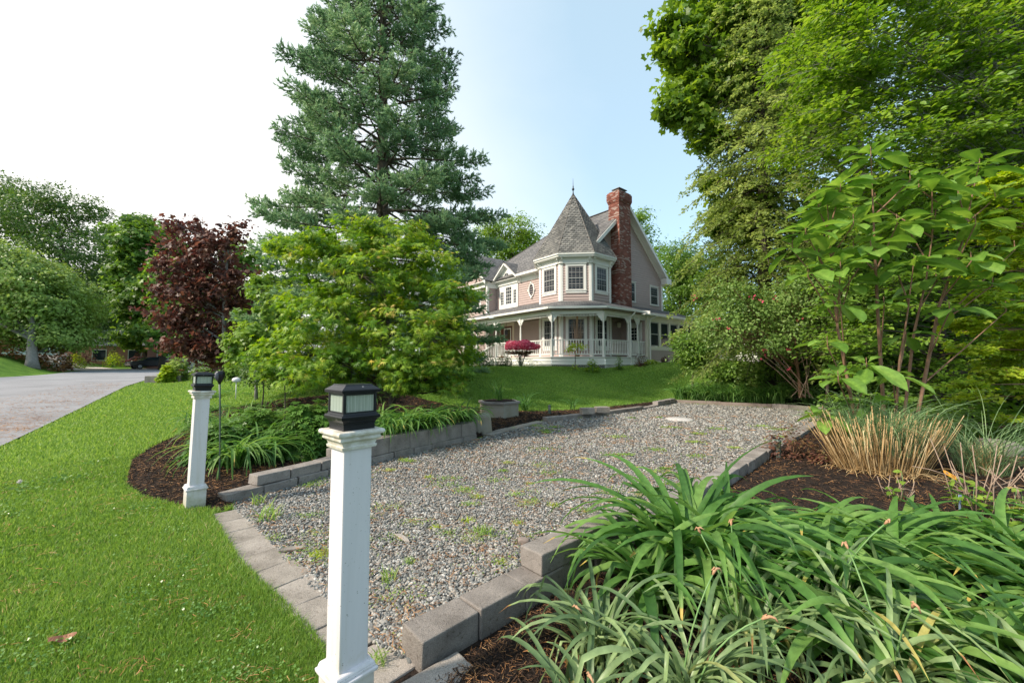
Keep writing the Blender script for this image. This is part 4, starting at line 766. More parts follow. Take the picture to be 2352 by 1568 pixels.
# main roof
SL=.92; e=-1.68; ez=8.08; rb=3.4; rz_=ez+SL*(rb-e); er=rb*2-e
uvpoly('main_roof',[[(e,11.1,ez),(e,1.0,ez),(-.4,-2.15,ez+SL*(-.4-e)),(rb,-2.15,rz_),(rb,4.9,rz_)],[(er,-2.15,ez),(er,11.1,ez),(rb,4.9,rz_),(rb,-2.15,rz_)],[(er,11.1,ez),(e,11.1,ez),(rb,4.9,rz_)]],M['roof'],HO,.07)
m=MB(); m.bar((rb,-2.1,rz_+.02),(rb,4.9,rz_+.02),.22,.05); m.tube([(rb,4.9,rz_),(e,11.1,ez+.02)],.05,5); m.build('ridge_cap',M['roofdark'] if 'roofdark' in M else mat('ridge_shingle',(.09,.085,.085),.9),HO)
for s in (1,-1):
    m=MB(); x0=rb+s*(er-rb+.02); m.bar((x0,-2.17,ez-.14),(rb,-2.17,rz_-.14),.05,.24,(0,-1,0)) if False else None
    o0=Vector((x0 if s>0 else -.4,-2.2,(ez if s>0 else ez+SL*(-.4-e))-.05)); o1=Vector((rb,-2.2,rz_-.05)); m.extr([o0,o1,o1-Vector((0,0,.30)),o0-Vector((0,0,.30))],(0,.06,0)); m.extr([o0-Vector((0,0,.07)),o1-Vector((0,0,.07)),o1-Vector((0,0,.11)),o0-Vector((0,0,.11))],(0,.6,0))
    m.extr([o0-Vector((0,-.42,.12)),o1-Vector((0,-.42,.12)),o1-Vector((0,-.42,.46)),o0-Vector((0,-.42,.46))],(0,.08,0)); m.build('rake_board',M['white'],HO)
m=MB(); m.box(8.02,8.74,-2.22,-1.3,7.62,8.06); m.box(8.3,8.7,-1.3,11,7.85,8.02); m.build('cornice_return',M['white'],HO)
# wing roof
wr=9.9; wz=10.86
uvpoly('wing_roof',[[(-2.6,6.85,8.02),(-2.6,wr,wz),(3.2,wr,wz),(-1.66,6.85,8.02)][::-1],[(-2.6,wr,wz),(-2.6,12.95,8.02),(3.0,12.95,8.02),(3.2,wr,wz)][::-1]],M['roof'],HO,.06)
m=MB()
for s,a0 in ((1,6.85),(-1,12.95)):
    p0=Vector((-2.62,a0,7.97));p1=Vector((-2.62,wr,wz-.05)); m.extr([p0,p1,p1-Vector((0,0,.26)),p0-Vector((0,0,.26))],(.06,0,0))
m.box(-2.3,-2.05,7.3,12.5,7.55,7.7); m.build('wing_trim',M['white'],HO)
window((-2.1,8.6),(-1,0),.8,6.05,7.4,.16,2,2,.2,.14); window((-2.1,10.9),(-1,0),.8,6.05,7.4,.16,2,2,.2,.14); window((-2.1,9.8),(-1,0),1.4,2.6,4.2,.16,2,1,.2,.14)
# turret roof with scalloped shingles
A=2.68; z0=8.37; za=13.22; ro=octp(A)
m=MB(); 
for k in range(8): m.add([(*ro[k],z0),(*ro[(k+1)%8],z0),(0,0,za)],[(0,1,2)])
m.poly([(*p,z0-.005) for p in ro][::-1]); tr=m.build('turret_roof',mat('roof_under',(.12,.115,.105),.9),HO)
r=RS(3); V=[];Rn=[]; sl=sqrt(A*A+(za-z0)**2)
for k in range(8):
    a=radians(45*k+45); n=np.array([cos(a)*(za-z0)/sl,sin(a)*(za-z0)/sl,A/sl]); u=np.array([-sin(a),cos(a),0]); v=np.cross(n,u); v=v if v[2]>0 else -v; base=np.array([cos(a)*A,sin(a)*A,z0])
    ex=.185; w=.25; i=0; t=-.02
    while t<sl-.15:
        hw=A*T8*(1-max(t,0)/sl); nn=int(hw*2/w)+2; off=(i%2)*w/2
        for j in range(-nn//2-1,nn//2+2):
            c=j*w+off
            if abs(c)>hw-.02: continue
            tint=np.clip(.5+.26*r.normal()+.12*sin(i*.35+j*.2),0,1)
            pts=[(-w/2,ex*1.15,.006),(-w/2,ex*.45,.035)]+[(-w/2*cos(q),ex*.45-ex*.5*sin(q),.055) for q in (.6,1.1,pi-1.1,pi-.6)]+[(w/2,ex*.45,.035),(w/2,ex*1.15,.006)]
            for x,y,o_ in pts:
                xx=np.clip(c+x*.965,-hw-.005,hw+.005); V.append(base+u*xx+v*(t+y)+n*o_)
            Rn+= [tint]*8
        i+=1; t+=ex*.92
V=np.array(V); link('shingles',npmesh('shingles',V,np.arange(len(V)).reshape(-1,8),np.array(Rn)),M['scallop'],tr)
m=MB()
for p in ro: m.tube([(p[0]*1.0,p[1]*1.0,z0+.03),(0,0,za+.03)],[.045,.03],5)
m.build('hip_cap',mat('hip_shingle',(.15,.14,.13),.9),tr)
m=MB(); m.lathe((0,0,za-.12),[(0,.12),(.1,.07),(.25,.035),(.36,.03),(.4,.075),(.46,.095),(.52,.075),(.56,.03),(.66,.045),(.72,.02),(1.25,.006)],10); m.build('finial',M['finial'],HO,smooth=True)
# chimney
def boxpolys(b0,b1,a0,a1,z0,z1):
    return [[(b0,a0,z0),(b1,a0,z0),(b1,a0,z1),(b0,a0,z1)],[(b1,a0,z0),(b1,a1,z0),(b1,a1,z1),(b1,a0,z1)],[(b1,a1,z0),(b0,a1,z0),(b0,a1,z1),(b1,a1,z1)],[(b0,a1,z0),(b0,a0,z0),(b0,a0,z1),(b0,a1,z1)],[(b0,a0,z1),(b1,a0,z1),(b1,a1,z1),(b0,a1,z1)],[(b0,a1,z0),(b1,a1,z0),(b1,a0,z0),(b0,a0,z0)]]
ch=uvpoly('chimney',boxpolys(1.85,3.14,-2.42,-1.55,5.2,12.45)+boxpolys(1.82,3.17,-2.45,-1.52,12.45,12.53)+boxpolys(1.79,3.20,-2.48,-1.49,12.53,12.62)+boxpolys(1.76,3.23,-2.51,-1.46,12.62,13.12)+boxpolys(1.80,3.19,-2.47,-1.5,13.12,13.2),M['brick'],HO)
m=MB(); m.box(1.85,3.1,-2.4,-1.6,13.2,13.27); m.build('crown',M['block'],ch); m=MB(); m.box(2.15,2.85,-2.25,-1.75,13.27,13.42); m.box(2.05,2.95,-2.33,-1.67,13.46,13.5)
for b in(2.17,2.81):
    for a in (-2.23,-1.8): m.box(b,b+.03,a,a+.03,13.42,13.46)
m.build('flue_cap',M['copper'],ch)
# porch roof
S3=.34; E=4.02; ze=4.86
def pz(d): return ze+S3*(E-d)
ob=E*T8; I=1.1; ib=I*T8
uvpoly('porch_roof',[[(-E,7.6,ze),(-E,-ob,ze),(-I,-ib,pz(I)),(-I,7.6,pz(I))],[(-E,-ob,ze),(-ob,-E,ze),(-ib,-I,pz(I)),(-I,-ib,pz(I))],[(-ob,-E,ze),(2.35,-E,ze),(2.35,-1.6,pz(1.6)),(-ib,-I,pz(I))],[(2.35,-E,ze-.08),(10.6,-E,ze-.08),(9.2,-1.5,pz(1.5)-.02),(2.35,-1.5,pz(1.5)-.02)],[(10.6,-E,ze-.08),(10.6,2,ze-.08),(9.2,2,pz(1.5)-.02),(9.2,-1.5,pz(1.5)-.02)]],M['roof'],HO,.05)
m=MB(); line=[(-E,7.6),(-E,-ob),(-ob,-E),(2.35,-E)]
for p,q in zip(line[:-1],line[1:]):
    m.bar((*p,ze-.06),(*q,ze-.06),.12,.13); m.bar((p[0]*.985,p[1]*.985 if abs(p[1])>3 else p[1],ze-.02),(q[0]*.985,q[1]*.985 if abs(q[1])>3 else q[1],ze-.02),.06,.02)
m.bar((2.42,-E,ze-.14),(10.6,-E,ze-.14),.12,.13); m.build('gutter',M['white'],HO)
m=MB(); m.prism([(-3.95,7.6),(-3.95,-1.63),(-1.63,-3.95),(2.7,-3.95),(2.7,-1),(-1,7.6)],4.66,4.70); m.build('porch_ceiling',M['ceil'],HO)
m=MB(); m.prism([(2.71,-3.95),(10.4,-3.95),(10.4,-1),(2.71,-1)],4.62,4.66); m.build('sunroom_soffit',M['white'],HO)
# small gable end over the side steps
m=MB(); m.extr([(2.35,-E-.25,4.62),(2.35,-E-.25,4.86),(2.35,-E+.1,4.92),(2.35,-3.3,5.0),(2.35,-3.3,4.62)],(.06,0,0)); m.box(1.8,2.45,-E-.28,-E+.02,4.6,4.66); m.build('roof_end_trim',M['white'],HO)
PL_=[(-3.62,6.4),(-3.62,4.0),(-3.62,1.36),(-3.62,-1.5),(-1.5,-3.62),(.95,-3.62),(1.93,-3.62),(2.8,-3.62)]
m=MB(); d=MB()
for p,q in zip(PL_[:-1],PL_[1:]):
    m.bar((*p,4.55),(*q,4.55),.13,.2); l=sqrt((q[0]-p[0])**2+(q[1]-p[1])**2); k=int(l/.085)
    for i in range(k):
        t=(i+.5)/k; x=p[0]+(q[0]-p[0])*t;y=p[1]+(q[1]-p[1])*t; rr=sqrt(x*x+y*y); d.lathe((x,y,4.345),[(0,.012),(.03,.026),(.055,.02),(.09,.026),(.11,.01)],5)
    d.bar((*p,4.34),(*q,4.34),.035,.025)
m.build('porch_beam',M['white'],HO); d.build('spindle_frieze',M['white'],HO)
for i,(x,y) in enumerate(PL_[:-1]):
    z=1.93; m=MB(Matrix.Translation((x,y,0))@Matrix.Rotation(radians(45) if i in(3,4) and False else 0,4,'Z'))
    m.box(-.07,.07,-.07,.07,z,2.98); m.box(-.07,.07,-.07,.07,4.1,4.46); m.lathe((0,0,2.98),[(0,.06),(.04,.065),(.07,.045),(.12,.058),(.35,.06),(.8,.045),(.95,.04),(1.0,.06),(1.05,.05),(1.12,.065)],10); m.box(-.09,.09,-.09,.09,4.40,4.46)
    o=m.build('porch_post',M['white'],HO)
    b=MB(); nb=[]
    if i>0: nb.append(PL_[i-1])
    if i<len(PL_)-1: nb.append(PL_[i+1])
    for q in nb:
        dd=Vector((q[0]-x,q[1]-y,0)).normalized(); s=Vector((x,y,0)); prof=[(.07,4.45),(.40,4.45),(.40,4.36),(.30,4.34),(.27,4.22),(.19,4.18),(.15,4.06),(.07,4.0)]
        sd=Vector((-dd.y,dd.x,0))*.025; pts=[s+dd*a+Vector((0,0,zz))-sd for a,zz in prof]; b.extr(pts,sd*2)
    b.build('bracket',M['white'],o)
for i,(p,q) in enumerate(zip(PL_[1:-1],PL_[2:])):
    p=Vector((*p,0));q=Vector((*q,0)); l=(q-p).length; dd=(q-p)/l; m=MB(); m.bar(p+Vector((0,0,2.93)),q+Vector((0,0,2.93)),.085,.05); m.bar(p+Vector((0,0,2.08)),q+Vector((0,0,2.08)),.05,.06)
    o=m.build('railing',M['white'],HO); b=MB(); k=max(2,int(l/.155))
    for j in range(1,k):
        c=p+dd*(l*j/k); b.lathe((c.x,c.y,2.10),[(0,.03),(.12,.03),(.16,.019),(.25,.028),(.5,.024),(.62,.018),(.66,.03),(.82,.03)],5)
    b.build('balusters',M['white'],o)
m=MB(); m.bar((-3.7,4.02,2.93),(-5.1,4.02,2.15),.08,.05); m.box(-5.2,-5.08,3.96,4.08,1.3,2.25)
for j in range(9): t=(j+.5)/9; m.box(-3.75-1.3*t-.018,-3.75-1.3*t+.018,4.0,4.04,2.05-.78*t,2.9-.78*t)
m.build('stair_rail',M['white'],HO)
m=MB()
for k in range(4): m.box(-5.1+.35*k,-4.75+.35*k,4.1,6.3,1.2,1.36+.15*k)
m.build('steps',M['white'],HO)
m=MB(); dk=[(-3.78,7.5),(-3.78,-1.57),(-1.57,-3.78),(2.9,-3.78),(2.9,-1),(-1,7.5)]; m.prism(dk,1.86,1.94); m.build('porch_deck',nmat('deck_paint',[(0,(.55,.54,.53)),(1,(.68,.67,.66))],3,.5,.3,0),HO)
m=MB()
for p,q in zip(dk[:3],dk[1:4]):
    p=np.array(p)*.985;q=np.array(q)*.985; clap(m,p,q,1.5,1.86,None,.18,.0,.05) 
m.build('porch_skirt',M['white'],HO)
def lattice(segs,z0,z1,nm='lattice'):
    m=MB(); bk=MB()
    for p,q in segs:
        p=np.array(p,float);q=np.array(q,float);l=np.linalg.norm(q-p);d=(q-p)/l;n=np.array((d[1],-d[0])); h=z1-z0
        def w(s,o,z): x=p+d*s+n*o; return Vector((x[0],x[1],z))
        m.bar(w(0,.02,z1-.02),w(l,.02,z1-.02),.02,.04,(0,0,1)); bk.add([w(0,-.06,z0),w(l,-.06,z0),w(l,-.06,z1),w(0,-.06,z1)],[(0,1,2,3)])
        s=-h
        while s<l:
            for sg in (1,-1):
                a0=s if sg>0 else s+h; a1=s+h if sg>0 else s
                t0,t1=0,1
                m.bar(w(min(max(a0,0),l),.008*sg,z0 if 0<=a0<=l else z0+abs(min(max(a0,0),l)-a0)),w(min(max(a1,0),l),.008*sg,z1 if 0<=a1<=l else z1-abs(min(max(a1,0),l)-a1)),.008,.042,(n[0],n[1],0)) if (max(a0,a1)>.02 and min(a0,a1)<l-.02) else None
            s+=.11
    m.build(nm,M['white'],HO); bk.build('shade_sheet',M['dark'],HO)  # flat black sheet behind the lattice, painted in place of the shade underneath
lattice([(np.array(p)*.985,np.array(q)*.985) for p,q in zip(dk[:3],dk[1:4])],1.22,1.5); lattice([((2.95,-3.68),(10.3,-3.68))],1.1,1.42)
# doors
m=MB(); m.box(-1.28,-1.2,4.95,5.1,1.95,4.7); m.box(-1.28,-1.2,6.55,6.72,1.95,4.7); m.box(-1.28,-1.2,5.1,6.55,4.4,4.66); m.box(-1.30,-1.2,4.9,6.8,4.66,4.72); m.build('door_surround',M['tan'],HO)
m=MB(); m.box(-1.25,-1.2,5.1,6.55,1.95,4.4); dr=m.build('front_door',M['darkwood'],HO); m=MB(); m.box(-1.275,-1.25,5.28,5.36,2.0,4.25); m.box(-1.275,-1.25,6.06,6.14,2.0,4.25); m.box(-1.275,-1.25,5.36,6.06,4.15,4.25); m.box(-1.275,-1.25,5.36,6.06,2.0,2.3); m.build('storm_frame',M['white'],dr); m=MB(); m.box(-1.262,-1.252,5.36,6.06,2.3,4.15); m.build('pane',mat('storm_glass',(.10,.07,.06),.08,.8),dr)
m=MB(); m.box(2.78,2.87,-3.36,-3.22,1.95,4.25); m.box(2.78,2.87,-2.35,-2.2,1.95,4.25); m.box(2.78,2.87,-3.22,-2.35,4.1,4.25); m.box(2.81,2.87,-3.22,-2.35,1.95,4.1); sd_=m.build('side_door',M['white'],HO)
m=MB()
for a in (-3.05,-2.77): m.box(2.79,2.81,a,a+.24,3.1,3.9)
m.build('pane',M['glass'],sd_); m=MB(); m.box(2.785,2.8,-3.06,-2.52,3.47,3.52); m.box(2.785,2.8,-3.06,-2.52,3.28,3.3); m.box(2.785,2.8,-3.06,-2.52,3.7,3.72); m.build('muntin',M['white'],sd_); m=MB(); m.tube([(2.8,-3.16,2.98),(2.74,-3.16,2.98)],.03,6); m.build('handle',M['finial'],sd_)
# downspouts and lights
m=MB(); m.tube([(1.15,-4.0,4.74),(1.1,-3.95,4.62),(.98,-3.8,4.45),(.97,-3.76,4.3),(.97,-3.76,1.6),(.97,-3.8,1.36),(.97,-4.2,1.3)],.045,6); m.build('downspout',M['white'],HO)
m=MB(); m.tube([(3.55,-4.05,4.66),(3.4,-3.95,4.55),(3.05,-3.86,4.42),(3.02,-3.84,4.3),(3.02,-3.84,1.5)],.045,6); m.build('downspout',M['white'],HO)
m=MB(); m.tube([(2.35,-1.7,4.25),(2.35,-1.9,4.25)],.02,5); m.lathe((2.35,-1.92,3.95),[(0,.04),(.05,.12),(.3,.14),(.36,.08),(.4,.03)],8); m.build('porch_light',mat('lamp_cream',(.65,.60,.50),.4),HO)
m=MB(); m.tube([(-1.2,6.95,3.6),(-1.36,6.95,3.6)],.02,5); m.lathe((-1.36,6.95,3.3),[(0,.03),(.05,.08),(.25,.09),(.33,.04)],8); m.build('wall_lantern',M['finial'],HO)
m=MB(); m.tube([(-2.5,4.3,4.6),(-2.5,4.3,4.0)],.012,5); m.lathe((-2.5,4.3,3.55),[(0,.05),(.06,.12),(.35,.13),(.45,.04)],8); m.build('hanging_lantern',M['finial'],HO)
m=MB()
for k in range(10): m.box(-1.27+.0,-1.24,7.3,7.34,2,4); break
m.build('wing_trim',M['white'],HO)
# ---------------- leaf templates ----------------
LQ=(np.array([(0,0,0),(.30,.42,.07),(0,1,-.04),(-.30,.42,.07)]),[np.array([(0,1,2,3)])])
LF=(np.array([(0,0,0),(.27,.3,.07),(.24,.65,.05),(0,1,-.1),(-.24,.65,.05),(-.27,.3,.07),(0,.5,0)]),[np.array([(0,1,6),(1,2,6),(2,3,6),(3,4,6),(4,5,6),(5,0,6)])])
def palm(nl=7,spread=125,deep=.28,droop=.25,wid=1.):
    v=[(0,0,0)];f=[];ln=[.55,.82,1,1.08,1,.82,.55] if nl==7 else [.6,.92,1.05,.92,.6]
    for i in range(nl):
        a=radians(-spread+2*spread*i/(nl-1)); l=ln[i]; v.append((l*sin(a)*wid,l*cos(a)*wid,-droop*l*l))
        if i<nl-1: a2=radians(-spread+2*spread*(i+.5)/(nl-1)); v.append((deep*sin(a2),deep*cos(a2),.02))
    n=len(v)-1
    for i in range(1,n): f.append((0,i,i+1) if True else 0)
    return (np.array(v),[np.array(f)])
PJ=palm(7,120,.30,.25); PM=palm(5,115,.62,.15)
# lobed cluster of three (peony)
def tri_leaf():
    V=[];Fc=[]
    for a0,b in ((-50,.0),(0,.25),(50,.0)):
        a=radians(a0); c,s=cos(a),sin(a); base=len(V)
        for x,y,z in ((0,b*.4,0),(.15,.25+b,.04),(.26,.62+b,-.02),(.10,.58+b,.03),(0,.95+b,-.12),(-.10,.58+b,.03),(-.26,.62+b,-.02),(-.15,.25+b,.04)): V.append((x*c+y*s,-x*s+y*c,z))
        Fc+= [(base,base+1,base+3,base+5),(base,base+5,base+7,base+7)][:1]; Fc+=[(base+1,base+2,base+3,base+3)][:0]
        Fc+=[(base+3,base+4,base+5,base)]
        Fc+=[(base+1,base+2,base+3,base),(base+7,base,base+5,base+6)]
    return (np.array(V),[np.array(Fc)])
PEO=tri_leaf()
SPR=[];
_r=RS(1)
for i in range(9):
    a=2*pi*i/9+_r.rand(); y0=i/9*.75; t=.55+.3*_r.rand()
    c=np.array([cos(a),0,sin(a)]); base=np.array([0,y0,0]); tip=base+c*.30+np.array([0,t*.55,0]); sd=np.cross(c,(0,1,0))*.085
    SPR+= [base-sd,base+sd,tip]
SPR=(np.array(SPR),[np.arange(27).reshape(-1,3)])
def orient(r,pos,cen,up=.6,outw=.6,rn=.5,droop=.1,hz=1.):
    o=nrm(pos-cen); m=len(pos); n=nrm(np.array((0,0,up))+o*outw+r.normal(size=(m,3))*rn)
    d=o*np.array((hz,hz,.3))+r.normal(size=(m,3))*.6+np.array((0,0,-droop)); d=d-n*(d*n).sum(1,keepdims=True); return nrm(d),n
def blobpts(r,blobs,n,pw=2.4):
    w=np.array([b[3]*b[4]*b[5] for b in blobs])**.62; w/=w.sum(); k=r.choice(len(blobs),n,p=w); B_=np.array([b[:6] for b in blobs],float)[k]
    u=nrm(r.normal(size=(n,3)))*(r.rand(n)**(1/pw))[:,None]; return B_[:,:3]+u*B_[:,3:],B_[:,:3]
def skeleton(m,r,base,top,cent,k,r0,tz=.35,sub=True,wob=.04,n=7):
    base=np.array(base,float);top=np.array(top,float); Ht=np.linalg.norm(top-base); bend=r.normal(size=2)*wob*Ht
    def tp(t): return base+(top-base)*t+np.array([bend[0]*sin(pi*t),bend[1]*sin(pi*t),0])
    ts=np.linspace(0,1,9); m.tube([tp(t) for t in ts],[r0*(1.25 if t==0 else 1)*(1-.86*t)+.004 for t in ts],n+2)
    c=cent[r.choice(len(cent),min(k,len(cent)),False)]
    for _ in range(4):
        lab=np.argmin(((cent[:,None]-c[None])**2).sum(-1),1); c=np.array([cent[lab==i].mean(0) if (lab==i).any() else c[i] for i in range(len(c))])
    for i in range(len(c)):
        g=cent[lab==i]
        if not len(g): continue
        hz=np.hypot(*(c[i]-base)[:2]); t=np.clip(((c[i][2]-base[2])-hz*.55)/max(.1,(top[2]-base[2])),tz,.97); s=tp(t); e=c[i]; mid=(s+e)/2+np.array([0,0,hz*.12])+r.normal(size=3)*.05*hz
        rr=max(r0*(1-.8*t)*.5,.006); pts=[s,(s+mid)/2+r.normal(size=3)*.02*hz,mid,(mid+e)/2+r.normal(size=3)*.02*hz,e]; m.tube(pts,[rr,rr*.85,rr*.65,rr*.5,rr*.3],n,False)
        if sub:
            for q in g[:14]:
                s2=pts[r.randint(1,4)]; md=(s2+q)/2+r.normal(size=3)*.06*np.linalg.norm(q-s2); m.tube([s2,md,q],[rr*.35+.003,rr*.22+.002,.003],4,False)
def tree(name,lab,cat,base,top,blobs,ncl,per,clr,leaf,tm,mt,bark,r0,seed,group=None,k=10,flat=.55,up=.6,outw=.6,rn=.5,droop=.15,pw=2.4,tz=.3,sub=True,lvar=.45,hi=1.,lo=0.,parts=True,wob=.03):
    r=RS(seed); cc,bc=blobpts(r,blobs,ncl,pw); base=np.array(base,float); o=empty(name,tuple(base),label=lab,cat=cat,group=group)
    m=MB(); skeleton(m,r,(0,0,0),np.array(top)-base,cc-base,k,r0,tz,sub,wob); m.build('trunk',M[bark],o,smooth=True)
    idx=np.repeat(np.arange(ncl),per); nn=len(idx); cr_=clr*r.uniform(.6,1.4,ncl); pos=cc[idx]+r.normal(size=(nn,3))*np.array((1,1,flat))*cr_[idx][:,None]*.55
    d,n=orient(r,pos,bc[idx]-np.array((0,0,.1)),up,outw,rn,droop); cl=r.rand(ncl); rnd=np.clip(lo+(hi-lo)*((1-lvar)*cl[idx]+lvar*r.rand(nn)),0,1)
    link('crown',scatter('crown',tm[0],tm[1],pos-base,d,n,leaf*r.uniform(.65,1.25,nn),rnd),M[mt],o); return o,cc
def blob(X,Y,d,rx,ry,rd=None):
    """crown volume seen at a photo position and distance: radii in photo pixels, depth radius in metres"""
    p=P(X,Y,d); s=d/F; return (p[0],p[1],p[2],rx*s,rd or rx*s,ry*s)
# ---------------- lime Japanese maple ----------------
B_=[blob(850,640,8.6,130,90,1.3),blob(700,575,8.5,70,45,.8),blob(970,620,8.7,80,70,1.0),blob(760,740,8.2,120,75,1.2),blob(950,760,8.4,115,85,1.3),blob(1045,700,8.6,55,70,.8),blob(1060,790,8.6,45,60,.8),blob(660,810,7.9,70,45,.8),blob(800,560,8.7,90,50,.8),blob(900,545,8.9,90,36,.8),blob(1020,850,8.3,60,60,.8),blob(860,835,8.2,120,50,1.1),blob(940,850,8.0,90,50,.9),blob(780,835,8.0,90,50,.9),blob(700,690,8.3,60,60,.8)]
b0=P(905,905,8.7); tree('japanese_maple','lime green cut-leaf maple with gold tips spreading behind the near lamp post','tree',(b0[0]-.05,8.7,.1),P(880,640,8.8),B_,600,44,.19,.085,PJ,'jmaple','bark',.07,41,k=15,flat=.5,up=.75,outw=.55,rn=.45,droop=.35,tz=.12,pw=3.2,lvar=.5)
B_=[blob(640,850,6.9,45,30,.5),blob(690,870,6.8,50,26,.5),blob(610,830,7.1,30,22,.4)]
tree('japanese_maple','small low maple sapling under the lime maple, left side','tree',(P(650,930,6.9)[0],6.9,.1),P(650,840,6.9),B_,60,26,.14,.07,PJ,'jmaple','bark',.012,42,k=5,flat=.5,up=.75,droop=.35,tz=.3)
# bamboo-like suckers below the maple are its bare stems
# ---------------- spruce ----------------
def spruce():
    r=RS(51); bx=P(880,480,16)[0]; base=np.array((bx,16.,.35)); o=empty('spruce',tuple(base),label='tall blue-green spruce towering over the lime maple',cat='tree')
    m=MB(); m.tube([(0,0,-.3),(0,0,3),(-.05,.05,8),(-.12,0,14),(-.2,0,20),(-.2,0,25)],[.34,.30,.24,.17,.09,.02],10); tips=[];dirs=[];nr=[];cl=[]
    def R(z): return np.interp(z,[0,1.5,3,6,9,12,14,16.3,19,22,25],[3.6,4.6,4.6,4.4,4.15,3.85,3.2,2.5,1.8,.9,.1])
    z=1.0
    while z<24.4:
        nb=8 if z<19 else 5
        a0=r.rand()*6.28
        for i in range(nb):
            a=a0+2*pi*i/nb+r.normal()*.14; Lb=R(z)*r.uniform(.78,1.08)*(1+.05*sin(a*2+z))*((.88 if zz>10 else 1.06) if cos(a)>0 else 1.0)*(1-.12*sin(a)*0); zz=z+r.normal()*.06; tr=np.array([np.interp(zz,[0,8,25],[0,-.05,-.2]),0,0]); pts=[]
            for j in range(9):
                t=j/8; pts.append(tr+np.array([cos(a)*Lb*t,sin(a)*Lb*t,zz+Lb*(.12*t-.46*t*t+.30*t**3.2)]))
            rr=.020+.009*Lb; m.tube(pts,[rr*(1-.85*j/8) for j in range(9)],5,False); hue=r.rand()
            side=np.array([-sin(a),cos(a),0]); out=np.array([cos(a),sin(a),0]); PA=np.array(pts)
            ns=int(Lb*5.2)
            for s in range(ns):
                t=.24+.76*(s+r.rand())/ns; p=np.array([np.interp(t,np.linspace(0,1,9),PA[:,c]) for c in range(3)])
                for sg in (-1,1):
                    lw=(.2+.85*Lb/4.6*min(1,(1.1-t)*2))*r.uniform(.6,1.1); dr=nrm(side*sg*r.uniform(.7,1)+out*r.uniform(.4,.9)+np.array((0,0,-.10))); nt=max(3,int(lw*13)); tw=[p,p+dr*lw*.5+np.array((0,0,-.02)),p+dr*lw+np.array((0,0,.03))]
                    m.tube(tw,[.007,.005,.003],3,False)
                    if t<.52 and r.rand()<.85: continue
                    for q in range(nt):
                        u=(q+r.rand())/nt
                        if t<.62 and u<.3: continue
                        pp=p+dr*lw*u+np.array((0,0,-.02+.05*u*u)); dd=nrm(dr+r.normal(size=3)*.5+np.array((0,0,.15)))
                        tips.append(pp+r.normal(size=3)*.022); dirs.append(dd); cl.append(.45*hue+.40*r.rand())
                        if r.rand()<.5: tips.append(pp+np.array((0,0,.05))+r.normal(size=3)*.03); dirs.append(nrm(dd+np.array((0,0,.7)))); cl.append(.45*hue+.5*r.rand()*.9+.1)
        z+=(.66 if z<14 else .5)*r.uniform(.85,1.15)
    m.build('trunk',M['bark'],o,smooth=True); tips=np.array(tips);dirs=np.array(dirs);n=len(tips)
    link('crown',scatter('crown',SPR[0],SPR[1],tips,dirs,nrm(r.normal(size=(n,3))),r.uniform(.17,.29,n),np.clip(np.array(cl),0,1)),M['spruce'],o); print('spruce sprays',n)
spruce()
# light green shrub and small tree left of the spruce base
tree('young_tree','light green leafy young tree between the maroon tree and the spruce','tree',(P(590,880,13)[0],13,.25),P(600,720,13),[blob(600,770,13,60,70,1.1),blob(640,700,13.3,45,60,.9),blob(570,800,12.7,35,45,.7),blob(600,650,13.5,30,40,.6)],150,34,.24,.10,PM,'greenA','greybark',.05,52,k=8,tz=.15,lo=.35)
tree('shrub','dense green shrub at the foot of the spruce, left side','shrub',(P(600,890,11)[0],11,.15),P(600,850,11),[blob(590,860,11,50,30,.6),blob(650,850,11.5,50,36,.6)],90,30,.18,.07,LQ,'greenB','bark',.02,53,k=5,tz=.1)
# lobed peony bush by the posts
q=G(690,1050,.08); pc=(q[0],q[1]+.15)
r=RS(61)
def mound(name,lab,cat,c,R,n,leaf,tm,mt,seed,group=None,hi=1.,lo=0.,stems=14,up=.8,outw=.8,droop=.3,rn=.35,stemm='stalk',pw=5,fl=None):
    r=RS(seed); o=empty(name,c,label=lab,cat=cat,group=group); u=r.normal(size=(n,3)); u[:,2]=np.abs(u[:,2])*.9; u=nrm(u)*(r.rand(n)**(1/pw))[:,None]; pos=u*np.array(R)
    pos*= (1+.14*np.sin(pos[:,:1]*9/R[0]+seed)*np.cos(pos[:,1:2]*8/R[1]))
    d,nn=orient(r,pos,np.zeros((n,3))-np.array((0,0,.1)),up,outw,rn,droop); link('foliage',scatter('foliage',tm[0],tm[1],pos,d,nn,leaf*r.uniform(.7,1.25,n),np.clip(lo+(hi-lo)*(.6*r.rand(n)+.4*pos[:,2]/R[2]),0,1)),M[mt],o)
    m=MB()
    for i in range(stems):
        q=pos[r.randint(n)]*.9; m.tube([(q[0]*.12,q[1]*.12,0),q*np.array((.5,.5,.55)),q],[.008*R[2]/.5,.006*R[2]/.5,.003],5,False)
    m.build('stems',M[stemm],o,smooth=True)
    if fl:
        k,fs,fm,ft=fl; p=nrm(np.column_stack([r.normal(size=(k,2)),np.abs(r.normal(size=k))*1.2+.4]))*np.array(R)*1.03; d,nn=orient(r,p,np.zeros((k,3)),.5,1,.5,0); link('flowers',scatter('flowers',ft[0],ft[1],p,d,nn,fs*r.uniform(.7,1.2,k),r.rand(k)),M[fm],o,kind='stuff')
    return o
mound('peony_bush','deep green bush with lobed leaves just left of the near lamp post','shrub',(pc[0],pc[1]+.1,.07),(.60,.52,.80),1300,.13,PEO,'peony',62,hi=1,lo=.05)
mound('peony_bush','second lobed-leaf bush partly hidden behind the near lantern','shrub',(P(735,960,6.4)[0],6.35,.07),(.42,.4,.62),520,.115,PEO,'peony',63,hi=.9)
